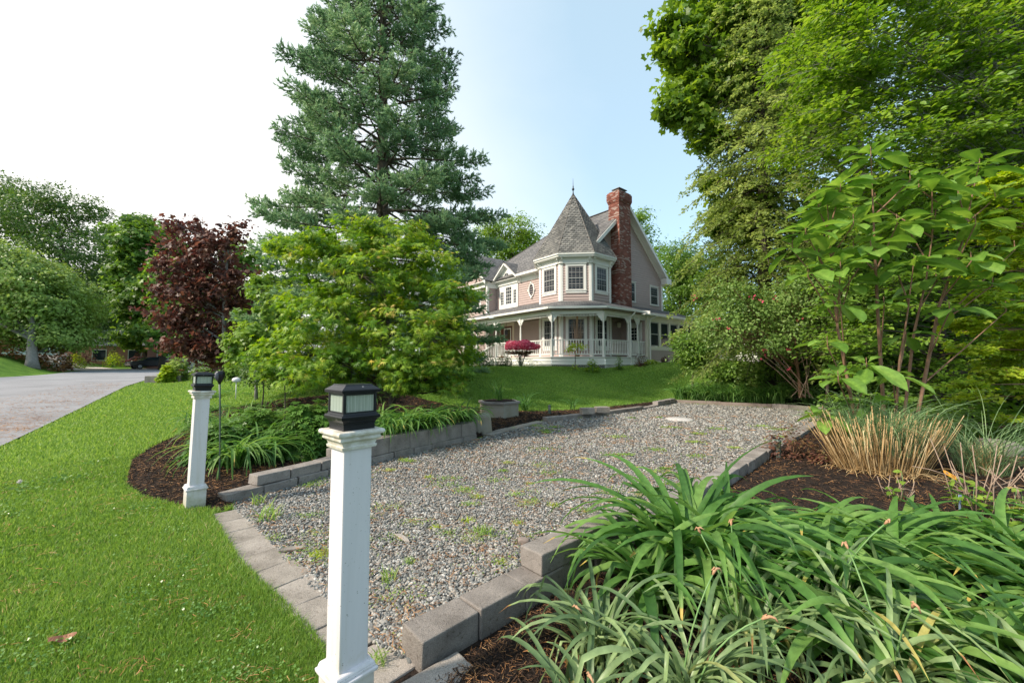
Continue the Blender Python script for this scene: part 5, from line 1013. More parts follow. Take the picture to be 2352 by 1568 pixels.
mound('peony_bush','lobed-leaf bush behind the leaning post at the left end','shrub',(P(500,960,5.9)[0],5.95,.07),(.42,.38,.62),620,.115,PEO,'peony',65,hi=.9)
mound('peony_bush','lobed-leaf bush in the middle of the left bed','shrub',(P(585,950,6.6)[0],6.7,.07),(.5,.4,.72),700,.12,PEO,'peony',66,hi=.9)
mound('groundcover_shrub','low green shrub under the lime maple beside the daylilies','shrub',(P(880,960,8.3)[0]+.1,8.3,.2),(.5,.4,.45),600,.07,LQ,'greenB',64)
# pale flower ball behind the lily clumps
q=P(543,872,6.3); m=MB(); m.lathe((0,0,0),[(-.04,.01),(-.03,.05),(0,.062),(.025,.05),(.04,.01)],12); m.tube([(0,0,-.3),(0,0,-.03)],.006,5); o=m.build('garden_globe',mat('globe_white',(.62,.60,.62),.35),None,smooth=True,label='small pale globe light on a stem among the lilies under the maple',cat='garden light'); o.location=q
# ---------------- maroon tree ----------------
def leafy(*a,**k): return tree(*a,**k)
zb=float(hgt(-17.2,24)); lx=-17.2
B_=[blob(440,545,24,50,42,1.6),blob(475,590,24,60,50,1.8),blob(420,610,23.6,50,30,1.4),blob(500,660,24,45,60,1.6),blob(400,660,23.6,42,26,1.2),blob(465,680,23.6,70,40,1.8),blob(410,725,23.4,48,26,1.4),blob(470,750,23.8,65,38,1.6),blob(445,800,23.8,50,24,1.4),blob(500,800,23.8,38,30,1.2),blob(545,640,24,24,60,1.),blob(535,540,24,22,26,.7),blob(560,520,24,12,16,.4),blob(510,835,23.8,32,18,.8),blob(480,830,23.8,40,18,.9),blob(530,800,24,22,30,.8),blob(540,720,24,24,50,.8)]
tree('maroon_maple','dark maroon-leaved maple with a forked grey trunk beside the street lawn','tree',(lx,24,zb-.1),P(528,530,24.2),B_,320,25,.55,.19,PM,'redmaple','greybark',.17,71,k=16,flat=.6,tz=.2,pw=2.6,outw=.4,rn=.9,lvar=.6)
# ---------------- left side trees ----------------
def gz(x,y): return float(hgt(x,y))
p=P(75,828,35); tree('round_tree','round pale green ornamental tree with a thick grey trunk on the left bank','tree',(p[0],35,gz(p[0],35)-.2),P(75,690,36),[blob(20,690,38,165,108,6.5),blob(-60,690,38,150,110,6),blob(100,735,37.5,90,75,4),blob(60,640,38,80,60,4),blob(120,690,37.5,60,60,3),blob(150,770,37.5,45,40,2.5),blob(20,590,38,60,30,3)],900,62,.75,.30,LQ,'pear','greybark',.42,72,wob=.004,k=14,flat=.6,pw=4.5,tz=.42,outw=.9,sub=False,lo=.1)
p=P(170,850,56); tree('street_tree','tallest dark green elm rising behind the round pale tree','tree',(p[0],56,gz(p[0],56)-.2),P(130,520,56),[blob(80,520,56,150,75,8),blob(170,600,56,95,90,7),blob(200,700,55,75,75,6),blob(30,450,57,60,50,5),blob(130,470,56,90,40,5),blob(205,470,56,35,22,3),blob(-60,500,57,90,90,7),blob(190,770,54,60,35,4),blob(230,640,55,40,70,3)],800,50,1.1,.36,LQ,'greenB','bark',.5,73,k=14,pw=2.2,tz=.2,sub=False)
p=P(338,840,50); o1,_=tree('street_tree','slender street tree left one of the pair with dark trunks by the brick house','tree',(p[0],50,gz(p[0],50)-.2),P(335,600,50),[blob(330,560,50,55,50,3.5),blob(310,640,50,50,60,3.5),blob(345,700,49,60,50,3.5),blob(320,770,49,45,30,2.5)],330,42,.8,.33,PM,'greenA','bark',.26,74,k=10,pw=2.3,tz=.2,sub=False,hi=.75)
p=P(372,842,46); tree('street_tree','street tree with the broad brown trunk in front of the parked dark car','tree',(p[0],46,gz(p[0],46)-.2),P(385,640,46),[blob(400,720,46,50,60,3.),blob(370,770,45,50,25,2.5),blob(390,640,47,45,60,3),blob(425,790,45,40,25,2)],260,40,.75,.32,PM,'greenA','bark',.34,75,k=9,pw=2.3,tz=.25,sub=False)
p=P(395,835,56); tree('street_tree','thin background tree right of the pair by the brick garage','tree',(p[0],56,gz(p[0],56)-.2),P(395,620,56),[blob(400,560,56,40,45,3),blob(430,620,56,50,60,3),blob(560,600,58,35,50,4),blob(540,700,56,40,60,4)],200,40,.9,.34,PM,'greenA','bark',.22,76,k=8,pw=2.3,sub=False)
p=P(270,840,70); tree('street_tree','distant deep green tree behind the hedge cubes at the bend','tree',(p[0],70,gz(p[0],70)-.2),P(270,600,70),[blob(250,730,70,60,60,5),blob(290,640,70,50,60,5),blob(300,560,72,50,45,5),blob(330,520,72,35,25,4),blob(240,790,68,50,25,4)],330,42,1.2,.42,PM,'greenA','bark',.3,77,k=8,pw=2.3,sub=False,hi=.8)
for i,(X_,d,w) in enumerate(((110,90,120),(330,95,120),(480,85,110),(-40,80,120),(590,70,60))):
    p=P(X_,835,d); tree('background_tree','%s of the far background trees seen between the street trees, from the left'%ordn[[1,2,3,0,4][i]],'tree',(p[0],d,gz(p[0],d)-.3),P(X_,700,d),[blob(X_,760,d,w,65,8),blob(X_+40,700,d,w*.7,60,7)],260,36,1.8,.6,LQ,'greenB','bark',.35,80+i,group='far background trees beyond the street',k=6,sub=False,pw=2.6)
# shrubs along the street
for i,(X_,Y_,d,rx,ry,mt,fm,lb) in enumerate([(20,805,36,62,24,'rustshrub',None,'rusty orange shrub left of the round tree trunk'),(112,808,37,40,22,'rustshrub',None,'rusty shrub right of the round tree trunk'),(172,810,50,36,18,'redleaf',None,'greyish purple shrub beyond the round tree'),(175,822,45,17,11,'yellowleaf',None,'clipped yellow-green hedge cube left of the fork'),(263,822,52,20,12,'yellowleaf',None,'clipped yellow-green hedge cube right of the fork'),(322,815,50,15,10,'redmaple',None,'pink flowering shrub by the far garage'),(155,825,42,8,9,'redleaf',None,'little maroon shrub beside the left hedge cube'),(262,803,60,12,10,'greenB',None,'small dark shrub behind the right hedge cube')]):
    p=P(X_,Y_+ry,d); sc=d/F; mound('shrub',lb,'shrub',(p[0],d,gz(p[0],d)-.1),(rx*sc,rx*sc*.8,max(ry*2*sc,1.52+(835-(Y_-ry))/F*d-gz(p[0],d)+.1)),700,.30 if rx>20 else .2,LQ,mt,90+i,stems=6,pw=6,lo=.1,hi=.9)
for i,(X_,Y0,d,rx,mt,lb) in enumerate([(440,790,28,38,'pear','tall pale green bush in the bed where the street bends'),(410,815,26,30,'pear','lower pale bush at the front of the bed where the street bends'),(495,800,27,36,'greenA','green bush behind the maroon tree trunk'),(385,838,25,18,'yellowleaf','small pale bush over the dark stone edging'),(470,828,25,28,'rhodo','grey-green bush beside the maroon tree trunk'),(545,830,22,30,'greenA','green bush right of the maroon tree trunk')]):
    p=P(X_,Y0,d); g0=gz(p[0],d); mound('shrub',lb,'shrub',(p[0],d,g0-.1),(rx*d/F,rx*d/F*.8,p[2]-g0+.1),900,.15,PM if i%2 else LQ,mt,110+i,stems=8,pw=3.5,hi=.8 if mt=='yellowleaf' else 1,lo=0)
p=P(385,850,25.5); m=MB(); m.box(-.9,.9,-.3,.3,-.2,.42); 
o=m.build('stone_edging',M['block'],None,bevel=.03,label='dark stone edging wall holding the bed where the street bends',cat='low wall'); o.location=(p[0],25.3,gz(p[0],25.3)); o.rotation_euler=(0,0,.3)
# trees behind the house
p=P(1170,700,48); tree('background_oak','oak rising behind the left wing of the house','tree',(p[0],48,1.3),P(1170,560,48),[blob(1130,530,48,38,36,4),blob(1190,530,48,45,34,4),blob(1160,580,48,60,40,4),blob(1215,560,48,28,30,3)],230,42,.9,.30,LQ,'oak','bark',.4,121,k=10,pw=2.3,sub=True)
p=P(1500,700,50); tree('background_oak','oak glimpsed right of the chimney behind the gable','tree',(p[0],50,1.3),P(1470,520,50),[blob(1462,505,50,22,18,3),blob(1478,540,50,15,20,2),blob(1500,590,50,30,35,3)],80,42,.8,.30,LQ,'oak','bark',.35,122,k=6,pw=2.3)
for i,(X_,Y_,d,rx,ry) in enumerate([(1560,600,36,45,50),(1545,700,38,38,70),(1620,640,34,60,70),(1080,620,44,60,50),(1590,760,36,70,60),(1000,760,30,60,60)]):
    p=P(X_,835,d); tree('background_tree','%s leafy tree glimpsed behind the house, counted from the gable side'%ordn[i],'tree',(p[0],d,1.2),P(X_,Y_,d),[blob(X_,Y_,d,rx,ry,2.5),blob(X_+10,Y_+50,d,rx,ry,2.5)],170,40,.75,.25,LQ,'greenA','bark',.25,125+i,k=7,pw=2.4,sub=False,hi=.8)
# ---------------- right side: oak, hemlock, beech, rhododendron, magnolia, yellow maple ----------------
p=P(1990,930,18); tree('oak','large oak whose lobed branches reach over the top right sky','tree',(p[0],18.5,.6),P(1880,-60,18.5),[blob(1660,60,17.5,95,60,1.6),blob(1590,110,17,70,45,1.3),blob(1560,60,17,50,28,1.),blob(1580,215,17,62,38,1.2),blob(1560,250,16.8,40,28,.9),blob(1640,200,17.5,70,60,1.5),blob(1610,290,17,45,30,1.),blob(1640,320,17,38,22,.9),blob(1760,60,17.5,110,90,2.2),blob(1650,-60,17.5,120,70,2),blob(1800,-60,17,180,90,3),blob(1640,420,17.5,36,36,.9),blob(1700,500,18,60,70,1.6),blob(1850,200,19,120,160,2.5)],560,54,.42,.21,PM,'oak','bark',.42,131,k=22,pw=2.1,flat=.7,tz=.25,outw=.5,rn=.7,lvar=.5)
# hemlock: fine sprays on drooping boughs
def hemlock():
    r=RS(141); c=P(1765,900,16.5); base=np.array((c[0],16.5,.6)); o=empty('hemlock',tuple(base),label='tall olive-brown hemlock between the oak and the beech',cat='tree'); m=MB(); m.tube([(0,0,-.4),(0,0,5),(.1,0,10),(.2,0,17)],[.3,.24,.16,.04],9)
    pts=[];dirs=[];cl=[]; z=1.6
    while z<17:
        nb=8; a0=r.rand()*6.28
        for i in range(nb):
            a=a0+2*pi*i/nb+r.normal()*.2; Lb=np.interp(z,[0,3,6,10,13,17],[3.7,3.7,3.4,2.8,2.1,1.4])*r.uniform(.7,1.15); hue=r.rand()
            dd=np.array([cos(a),sin(a),0]); P_=[np.array((0,0,z))+dd*Lb*t+np.array((0,0,Lb*(.20*t-.58*t*t))) for t in np.linspace(0,1,7)]
            m.tube(P_,[.03*(1-.8*t) for t in np.linspace(0,1,7)],4,False); sd=np.array([-sin(a),cos(a),0])
            for s in range(int(Lb*11)):
                t=.15+.85*r.rand(); p=np.array([np.interp(t,np.linspace(0,1,7),[q[k] for q in P_]) for k in range(3)]); sg=r.choice((-1,1)); lw=r.uniform(.25,.85)*(1.15-t*.6); dr=nrm(sd*sg*r.uniform(.4,1)+dd*r.uniform(.3,.9)+np.array((0,0,r.uniform(-.5,0))))
                nt=max(2,int(lw*21))
                for q in range(nt):
                    u=(q+r.rand())/nt; pts.append(p+dr*lw*u+np.array((0,0,-.16*u*u))+r.normal(size=3)*.03); dirs.append(nrm(dr+r.normal(size=3)*.55+np.array((0,0,-.15)))); cl.append(.5*hue+.5*r.rand())
        z+=.42
    m.build('trunk',M['bark'],o,smooth=True); n=len(pts); tv=np.array([(0,0,0),(.13,.45,.02),(0,1,-.05),(-.13,.45,.02),(.30,.55,0),(.05,.15,0),(-.30,.6,0),(-.05,.2,0),(.26,.85,-.02),(-.24,.92,-.02)]); tf=[np.array([(0,1,2,3)]),np.array([(5,4,1),(7,3,6),(1,8,2),(3,2,9)])]
    link('crown',scatter('crown',tv,tf,np.array(pts),np.array(dirs),nrm(r.normal(size=(n,3))*.45+(0,0,1)),r.uniform(.09,.18,n),np.array(cl)),M['hemlock'],o); print('hemlock',n)
hemlock()
# layered beech: flat sprays of leaves on long level boughs
def layered(name,lab,base,top,sprays,leaf,mt,bark,r0,seed,cat='tree',tm=LF,dens=1.,lo=0.,hi=1.,group=None):
    """sprays: (X,Y,depth,halfwidth px,n) level fans"""
    r=RS(seed); base=np.array(base,float); o=empty(name,tuple(base),label=lab,cat=cat,group=group); m=MB(); top=np.array(top)-base; m.tube([(0,0,-.2),top*.5+np.array((.05,0,0)),top],[r0,r0*.7,r0*.2],9)
    pos=[];dr=[];nn=[];rd=[]
    for (X_,Y_,d,w,n) in sprays:
        c=P(X_,Y_,d)-base; W_=w*d/F; t=np.clip((c[2]-W_*.3)/max(top[2],.1),.08,.98); s=top*t; 
        if np.linalg.norm(c-s)>.2: m.tube([s,(s+c)/2+np.array((0,0,.12*W_)),c],[max(.012,r0*.35*(1-t)),.012,.004],5,False)
        out=nrm((c-s)*np.array((1,1,.12))); sd=np.array((-out[1],out[0],0)); hue=r.rand(); nb=int(7*dens)
        for b in range(nb):
            bx=-.55+1.1*(b+.5)/nb; st=c-out*W_*.9+out*W_*.7*(b/nb); sg=1 if b%2 else -1; dd=nrm(out*.8+sd*sg*r.uniform(.3,1)+np.array((0,0,r.normal()*.12))); ln=W_*r.uniform(.7,1.25); m.tube([st,st+dd*ln*.5+np.array((0,0,.02)),st+dd*ln-np.array((0,0,.06*ln))],[.005,.004,.002],3,False)
            k=int(n/nb)
            u=r.rand(k); sp=np.where(r.rand(k)>.5,1,-1)[:,None]; q=np.cross(dd,(0,0,1)); q=q/np.linalg.norm(q); of=np.abs(r.normal(size=(k,1)))*.11*W_/.5
            pp=st+dd*(ln*u)[:,None]+q*sp*of+np.column_stack([0*u,0*u,-.07*ln*u*u+r.normal(size=k)*.035*W_/.5]); pos.append(pp); dr.append(nrm(dd+q*sp*.8+r.normal(size=(k,3))*.35+np.array((0,0,-.3)))); nn.append(nrm(np.array((0,0,1))+r.normal(size=(k,3))*.4+out*.25)); rd.append(np.clip(lo+(hi-lo)*(.45*hue+.55*r.rand(k)),0,1))
    m.build('trunk',M[bark],o,smooth=True); pos=np.concatenate(pos); link('crown',scatter('crown',tm[0],tm[1],pos,np.concatenate(dr),np.concatenate(nn),leaf*r.uniform(.65,1.2,len(pos)),np.concatenate(rd)),M[mt],o); return o
r=RS(150); S=[(r.uniform(1780,1960),r.uniform(60,420),r.uniform(10,12.5),r.uniform(50,80),150) for _ in range(26)]
for i in range(270):
    X_=r.uniform(1850,2500); Y_=r.uniform(-120,420)
    if X_<1880+max(0,(Y_-120))*.25-20*r.rand() or (X_<1960 and Y_>330): continue
    S.append((X_,Y_,r.uniform(8.3,11.5),r.uniform(50,95),150))
layered('beech','fresh green beech with level leaf layers filling the upper right','' or (P(2420,900,12)[0],12,.1),P(2330,-200,11.5),S,.145,'beech','greybark',.3,151,dens=1.)
r=RS(152); S=[(r.uniform(1900,2350),r.uniform(330,520),r.uniform(11,12.5),r.uniform(60,90),150) for _ in range(40)]
for i in range(150):
    X_=r.uniform(1880,2480); Y_=r.uniform(400,960); S.append((X_,Y_,r.uniform(9.,11.8),r.uniform(45,80),120))
layered('understory_beech','shaded green understory trees behind the big-leaved magnolia',(P(2150,940,10.8)[0],10.8,.05),P(2180,380,10.8),S,.12,'beech','bark',.09,153,lo=0,hi=.8)
# dark wood behind everything on the right
for i,(X_,Y_,d,rx,ry) in enumerate([(1950,560,19,130,160),(2150,500,20,160,220),(2400,450,18,200,260),(2050,800,15,150,110),(2350,800,14,170,130),(2600,500,14,220,320),(1850,760,19,100,90),(2250,150,22,260,200)]):
    p=P(X_,900,d); tree('background_tree','%s shadowy tree of the wood filling the right background'%ordn[i],'tree',(p[0],d,.3),P(X_,Y_,d),[blob(X_,Y_,d,rx,ry,2.5)],300,46,.7,.28,LQ,'greenA','bark',.22,160+i,group='trees of the shaded wood on the right',k=7,pw=2.0,sub=False,hi=.6)
for i,(x,y,R_) in enumerate([(24,30,4.),(29,34,4.5),(27,26,4.),(34,30,5.)]):
    tree('background_tree','%s tree of the row beyond the white outbuilding'%ordn[i],'tree',(x,y,1.),(x,y,9),[(x,y,6.5,R_,R_,4.5)],220,38,.9,.32,LQ,'greenB','bark',.25,195+i,group='trees beyond the white outbuilding',k=7,pw=2.2,sub=False)
# big shrub with red flowers
b0=P(1840,930,13.3); B_=[blob(1720,720,13.3,70,55,1.4),blob(1800,700,13.3,80,60,1.5),blob(1870,690,13.3,85,60,1.6),blob(1655,760,13.0,50,40,1.1),blob(1730,775,13.0,75,35,1.2),blob(1830,770,13.0,75,40,1.4),blob(1920,760,13.0,60,60,1.3),blob(1640,740,13.4,35,30,.8),blob(1680,680,13.4,60,40,1.)]
o,_=tree('flowering_shrub','wide arching shrub with a few red flowers right of the sunroom','shrub',(b0[0],13.3,.4),P(1820,700,13.3),B_,330,46,.34,.105,LF,'rhodo','redbark',.05,171,k=26,tz=.02,pw=3,flat=.7,wob=.06)
m=MB(); r=RS(172); 
for i in range(9):
    a=r.uniform(-1,1); e=P(1825+a*190,r.uniform(690,820),13.1)-np.array((b0[0],13.3,.4)); s=np.array((r.normal()*.2,r.normal()*.2,0)); m.tube([s,s+(e-s)*.45+np.array((0,-.1,.05*abs(a))),e],[.014,.010,.004],5,False)
m.build('bare_stems',M['deadtwig'],o,smooth=True)
pp=np.array([P(X_,Y_,12.3) for X_,Y_ in ((1594,682),(1648,731),(1750,692),(1782,690),(1836,738),(1752,805),(1758,820),(1808,804),(1813,845),(1727,682),(1673,755))]); k=len(pp); pq=np.repeat(pp,5,0)+r.normal(size=(k*5,3))*.05-np.array((b0[0],13.3,.4)); link('red_flowers',scatter('red_flowers',PM[0],PM[1],pq,nrm(r.normal(size=(k*5,3))),nrm(r.normal(size=(k*5,3))+(0,-1,0)),.045,r.rand(k*5)*.35),M['azalea'],o,kind='stuff')
for i,(X_,d,w,h) in enumerate([(575,7.6,.5,.55),(640,7.9,.5,.6),(720,7.6,.5,.55),(790,8.0,.55,.5),(1010,8.3,.5,.5),(930,8.6,.5,.45)]):
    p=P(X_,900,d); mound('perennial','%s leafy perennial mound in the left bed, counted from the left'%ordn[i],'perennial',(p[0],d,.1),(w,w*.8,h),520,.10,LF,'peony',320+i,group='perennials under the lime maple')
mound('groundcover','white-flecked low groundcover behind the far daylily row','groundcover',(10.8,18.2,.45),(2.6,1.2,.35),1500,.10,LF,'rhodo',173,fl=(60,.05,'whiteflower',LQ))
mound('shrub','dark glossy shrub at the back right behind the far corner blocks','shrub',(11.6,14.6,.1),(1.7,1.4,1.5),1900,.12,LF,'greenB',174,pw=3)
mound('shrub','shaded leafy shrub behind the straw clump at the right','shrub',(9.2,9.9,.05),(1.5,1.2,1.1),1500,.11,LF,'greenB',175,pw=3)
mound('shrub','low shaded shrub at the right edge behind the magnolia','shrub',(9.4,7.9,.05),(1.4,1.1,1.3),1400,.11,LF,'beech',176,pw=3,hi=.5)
# maroon spotted low shrub behind the bollard
for i,(X_,Y_,d,rx,ry) in enumerate([(1960,700,12.5,70,60),(1900,640,13,70,50),(1980,820,12,70,70),(1590,800,17,40,50),(1650,640,18.5,60,70),(1700,860,16,60,30)]):
    p=P(X_,900,d); tree('leafy_shrub','%s leafy shrub filling the gap between hemlock and magnolia, from the top'%ordn[i],'shrub',(p[0],d,.2),P(X_,Y_,d),[blob(X_,Y_,d,rx,ry,1.)],110,44,.3,.12,LF,'greenA','bark',.05,300+i,group='leafy shrubs below the hemlock',k=7,pw=2.6,tz=.1)
q=G(1850,1060,.05); mound('maroon_shrub','low maroon-tinged shrub behind the green bollard light','shrub',(q[0]+.05,q[1]+.35,.04),(.42,.36,.55),620,.06,LF,'redleaf',177,stemm='redbark',pw=3)
mound('maroon_shrub','smaller maroon plant in front of the straw clump','shrub',(4.75,6.05,.04),(.28,.2,.2),260,.06,LF,'redleaf',178,stemm='redbark')
# ---------------- big-leaved magnolia ----------------
def big_leaf(r,base,az,L,el,w,rnd):
    d=np.array((cos(az)*cos(el),sin(az)*cos(el),sin(el))); s=np.array((-sin(az),cos(az),0)); n=np.cross(d,s); n=n if n[2]>0 else -n; V=[]; ns=8; cv=r.uniform(.25,.85); tw=r.normal()*.25; s=nrm(s+n*tw); n=np.cross(s,d); n=n if n[2]>0 else -n
    for i in range(ns+1):
        t=i/ns; c=base+d*L*t-np.array((0,0,1))*cv*L*t*t*.6; ww=w*L*(np.interp(t,[0,.1,.3,.55,.75,.9,1],[.02,.07,.28,.47,.47,.29,.02])); wav=.018*L*sin(t*14+rnd*9)
        for u in (-1,-.5,0,.5,1): V.append(c+s*ww*u+n*(abs(u)**1.3*ww*.32+wav*abs(u)*(1 if u>0 else -1)-(.0 if u else .01*L)))
    return V
def magnolia():
    r=RS(181); bx,by=P(2050,1050,6.3)[0],6.35; o=empty('magnolia',(bx,by,.03),label='young umbrella magnolia with very large leaves behind the straw clump',cat='tree'); base=np.array((bx,by,.03)); V=[];Rn=[];m=MB()
    # stems given by photo positions of their whorls
    tips=[(2000,345,6.2,13),(1930,420,6.2,12),(2250,370,6.4,12),(2090,400,6.2,12),(2060,500,6.1,11),(2200,430,6.3,12),(2150,480,6.2,10),(2285,440,6.4,10),(1850,520,6.0,10),(1900,465,6.3,10),(2000,560,5.9,10),(2100,590,5.8,10),(2230,585,6.0,11),(2280,640,6.1,9),(1930,600,5.8,9),(1855,620,6.0,8),(2030,690,5.9,8),(2180,700,6.0,8),(1930,690,5.8,8),(1990,830,5.8,8),(1925,860,5.8,8),(2050,850,5.9,7),(1960,560,6.5,9),(2110,420,6.5,10),(2080,760,6.2,7),(2330,560,6.5,8),(1890,940,5.9,8),(2010,450,6.6,9),(1820,560,6.2,8),(1880,470,6.4,10),(2140,420,6.1,10),(2240,500,6.0,10),(1960,500,6.0,10),(2090,520,6.4,9),(2310,700,6.3,8),(2150,630,6.3,8),(1950,640,6.3,9),(2060,610,6.2,9),(1880,580,6.3,9),(2200,540,6.4,9),(2000,920,5.9,7),(1900,780,5.9,7)]
    st=[(-.42,0),(-.2,.1),(0,0),(.18,.05),(.3,-.05),(-.05,-.12),(.1,.15)]
    MAIN=(0,2,6,9,11); MP=[]
    for j in list(MAIN)+[q for q in range(len(tips)) if q not in MAIN]:
        X_,Y_,d,nl=tips[j]
        e=P(X_,Y_,d)-base; s=np.array((st[int(np.argmin([abs(q[0]*2.2-e[0]) for q in st]))][0],st[j%7][1],0)) if e[2]>1.6 else np.array((st[j%7][0],st[j%7][1],.0)); ht=e[2]; md=s*(1.4)+(e-s)*np.array((.35,.35,.5)); pts=[s,s+(md-s)*.5,md,(md+e)/2+np.array((e[0]*.02,0,-.03*ht)),e]
        if j in MAIN: r0=.009+.0040*ht; m.tube(pts,[r0,r0*.9,r0*.75,r0*.5,.006],7,False); MP.append(pts)
        else:
            best=None
            for q in MP:
                for t in np.linspace(.15,.9,9):
                    w_=t*4; i0=min(int(w_),3); pt=q[i0]+(q[i0+1]-q[i0])*(w_-i0); dz=e[2]-pt[2]; hd=np.hypot(*(e-pt)[:2]); c_=abs(dz-.45-hd*.6)+hd*.8
                    if best is None or c_<best[0]: best=(c_,pt)
            pt=best[1]; md=(pt+e)/2+np.array((0,0,-.06)); m.tube([pt,md,e-np.array((0,0,.1)),e],[.013,.010,.008,.006],6,False)
        a0=r.rand()*6.28; hue=r.rand()
        for i in range(nl):
            az=a0+i*2.4+r.normal()*.15; el=r.uniform(-.35,.35)+(.35 if i>nl-4 else 0); L=r.uniform(.30,.54)*(1 if Y_<680 else .85)*(.6 if i>nl-3 else 1); pb=e-np.array((0,0,.03*(nl-i)*.5)); pet=nrm(np.array((cos(az),sin(az),.3)))*.03
            V+=big_leaf(r,pb+pet,az,L,el,.52,r.rand()); q0=.3*hue+.55*r.rand(); Rn+=list(np.clip(q0+np.tile([-.06,.0,.22,.0,-.06],9)+.05*r.normal(size=45),0,1))
        m.tube([e,e+np.array((0,0,.06))],[.008,.003],5)
    V=np.array(V).reshape(-1,45,3); k=len(V); f=[]
    for i in range(8):
        for j in range(4): a=i*5+j; f.append((a,a+1,a+6,a+5))
    F_=(np.array(f)[None]+(np.arange(k)*45)[:,None,None]).reshape(-1,4); m.build('stems',M['redbark'],o,smooth=True); link('leaves',npmesh('leaves',V.reshape(-1,3),F_,np.array(Rn),smooth=True),M['magnolia'],o)
magnolia()
# yellow-green maple at the right edge
S=[];r=RS(190)
for i in range(80):
    Y_=r.uniform(400,960); X_=r.uniform(2200+max(0,(620-Y_))*.3+max(0,(Y_-650))*.05,2470); S.append((X_,Y_,r.uniform(6.6,8.),r.uniform(38,66),150))
for X_,Y_ in ((2290,500),(2330,420),(2350,700),(2260,730),(2200,740),(2330,860),(2230,800),(2340,960)): S.append((X_,Y_,6.6,45,150))
layered('yellow_maple','yellow-green small maple at the right edge beyond the magnolia',(P(2470,1000,7.4)[0],7.4,.05),P(2440,420,7.4),S,.07,'yellowleaf','redbark',.06,191,tm=PM,dens=1.2,hi=.95)
# ---------------- straw clump of cut ornamental grass ----------------
def straw():
    r=RS(201); c=np.array((5.12,5.62,.03)); o=empty('grass_clump',tuple(c),label='large clump of cut straw stubble sprouting blue-green grass',cat='grass clump'); m=MB(); tf=[];V=[];Rn=[]
    n=520
    for i in range(n):
        a=r.rand()*6.28; q=sqrt(r.rand()); b=np.array((cos(a)*.52*q,sin(a)*.40*q,0)); ln=r.uniform(.42,.80); t=b*1.05*np.array((.42,.42,0))/.5*ln+r.normal(size=3)*.055; e=b+t+np.array((0,0,ln)); md=(b+e)/2+r.normal(size=3)*.012; rr=r.uniform(.003,.0062); b2=len(V)
        for p_,ra in ((b,rr),(md,rr),(e,rr*.9)):
            for k in range(4): V.append(p_+np.array((cos(k*pi/2+i),sin(k*pi/2+i),0))*ra)
        for s in range(2):
            for k in range(4): tf.append((b2+s*4+k,b2+s*4+(k+1)%4,b2+s*4+4+(k+1)%4,b2+s*4+4+k))
        tf.append((b2+8,b2+9,b2+10,b2+11)); Rn+=[r.rand()]*12
    link('straw',npmesh('straw',np.array(V),np.array(tf),np.array(Rn)),M['straw'],o)
    A,Fq,R=straps(r,620,1.15,.008,80,-15,.46,.0,8,fold=.1); link('new_blades',npmesh('new_blades',A+np.array((0,0,.28)),Fq,R,smooth=True),M['orngrass'],o)
    A,Fq,R=straps(r,330,.55,.007,45,-60,.52,.4,6); link('dry_blades',npmesh('dry_blades',A,Fq,R,smooth=True),M['straw'],o)
straw()
def smallstraw():
    r=RS(202); o=empty('grass_clump',(6.35,5.45,.03),label='smaller straw clump leaning right beside the big one',cat='grass clump'); A,Fq,R=straps(r,140,.5,.008,70,55,.16,0,4); link('straw',npmesh('straw',A,Fq,R,smooth=True),M['straw'],o); A,Fq,R=straps(r,260,1.5,.008,62,-15,.25,0,8); link('new_blades',npmesh('new_blades',A,Fq,R,smooth=True),M['orngrass'],o)
smallstraw()
# ---------------- pruned hydrangea stubs with new leaves ----------------
def twiggy(name,lab,c,seed,n,hgt_,spread,nl,group):
    r=RS(seed); o=empty(name,c,label=lab,cat='shrub',group=group); m=MB(); lp=[];ld=[]
    for i in range(n):
        a=r.rand()*6.28; b=np.array((cos(a),sin(a),0))*spread*.45*r.rand(); h=hgt_*r.uniform(.4,1); dd=nrm(np.array((cos(a)*r.rand()*.5,sin(a)*r.rand()*.5,1))); p1=b+dd*h*.5+r.normal(size=3)*.015; p2=b+dd*h+r.normal(size=3)*.03; m.tube([b,p1,p2],[.0052,.0045,.0032],6)
        if r.rand()<.6: e=p1+nrm(r.normal(size=3)*np.array((1,1,.4))+(0,0,.8))*h*.35; m.tube([p1,(p1+e)/2+r.normal(size=3)*.01,e],[.005,.004,.003],5)
    m.build('twigs',M['deadtwig'],o,smooth=True); s=MB(); V=[]
    for i in range(nl//6):
        a=r.rand()*6.28; b=np.array((cos(a),sin(a),0))*spread*r.rand()*.7; h=r.uniform(.12,.34); e=b*1.3+np.array((0,0,h)); s.tube([b,(b+e)/2+r.normal(size=3)*.02,e],[.003,.0025,.002],5)
        for k in range(6): u=.4+.6*(k//2)/2.; az=r.rand()*6.28; lp.append(b+(e-b)*u); ld.append(nrm(np.array((cos(az),sin(az),-.1))))
    s.build('shoots',M['stalk'],o,smooth=True); k=len(lp); link('leaves',scatter('leaves',LF[0]*np.array((1.1,1,1)),LF[1],np.array(lp),np.array(ld),nrm(r.normal(size=(k,3))*.4+(0,0,1)),r.uniform(.06,.12,k),.3+.6*r.rand(k)),M['beech'],o)
gd='pruned twiggy shrubs in the right bed'
twiggy('twiggy_shrub','pruned shrub of bare pink-grey twigs carrying the orange tag',(4.5,3.95,.04),211,16,.75,.35,60,gd); twiggy('twiggy_shrub','pruned twig stubs right of the orange tag',(5.15,3.95,.04),212,18,.5,.4,42,gd); twiggy('twiggy_shrub','leafy twig shrub cut by the right picture edge',(5.3,3.45,.04),213,10,.4,.35,90,gd); twiggy('twiggy_shrub','low leafy shrub in front of the orange tag',(4.35,3.35,.04),214,8,.22,.35,70,gd)
twiggy('twiggy_shrub','short stubs at the foot of the straw clump',(4.15,4.4,.04),215,12,.3,.3,12,gd)
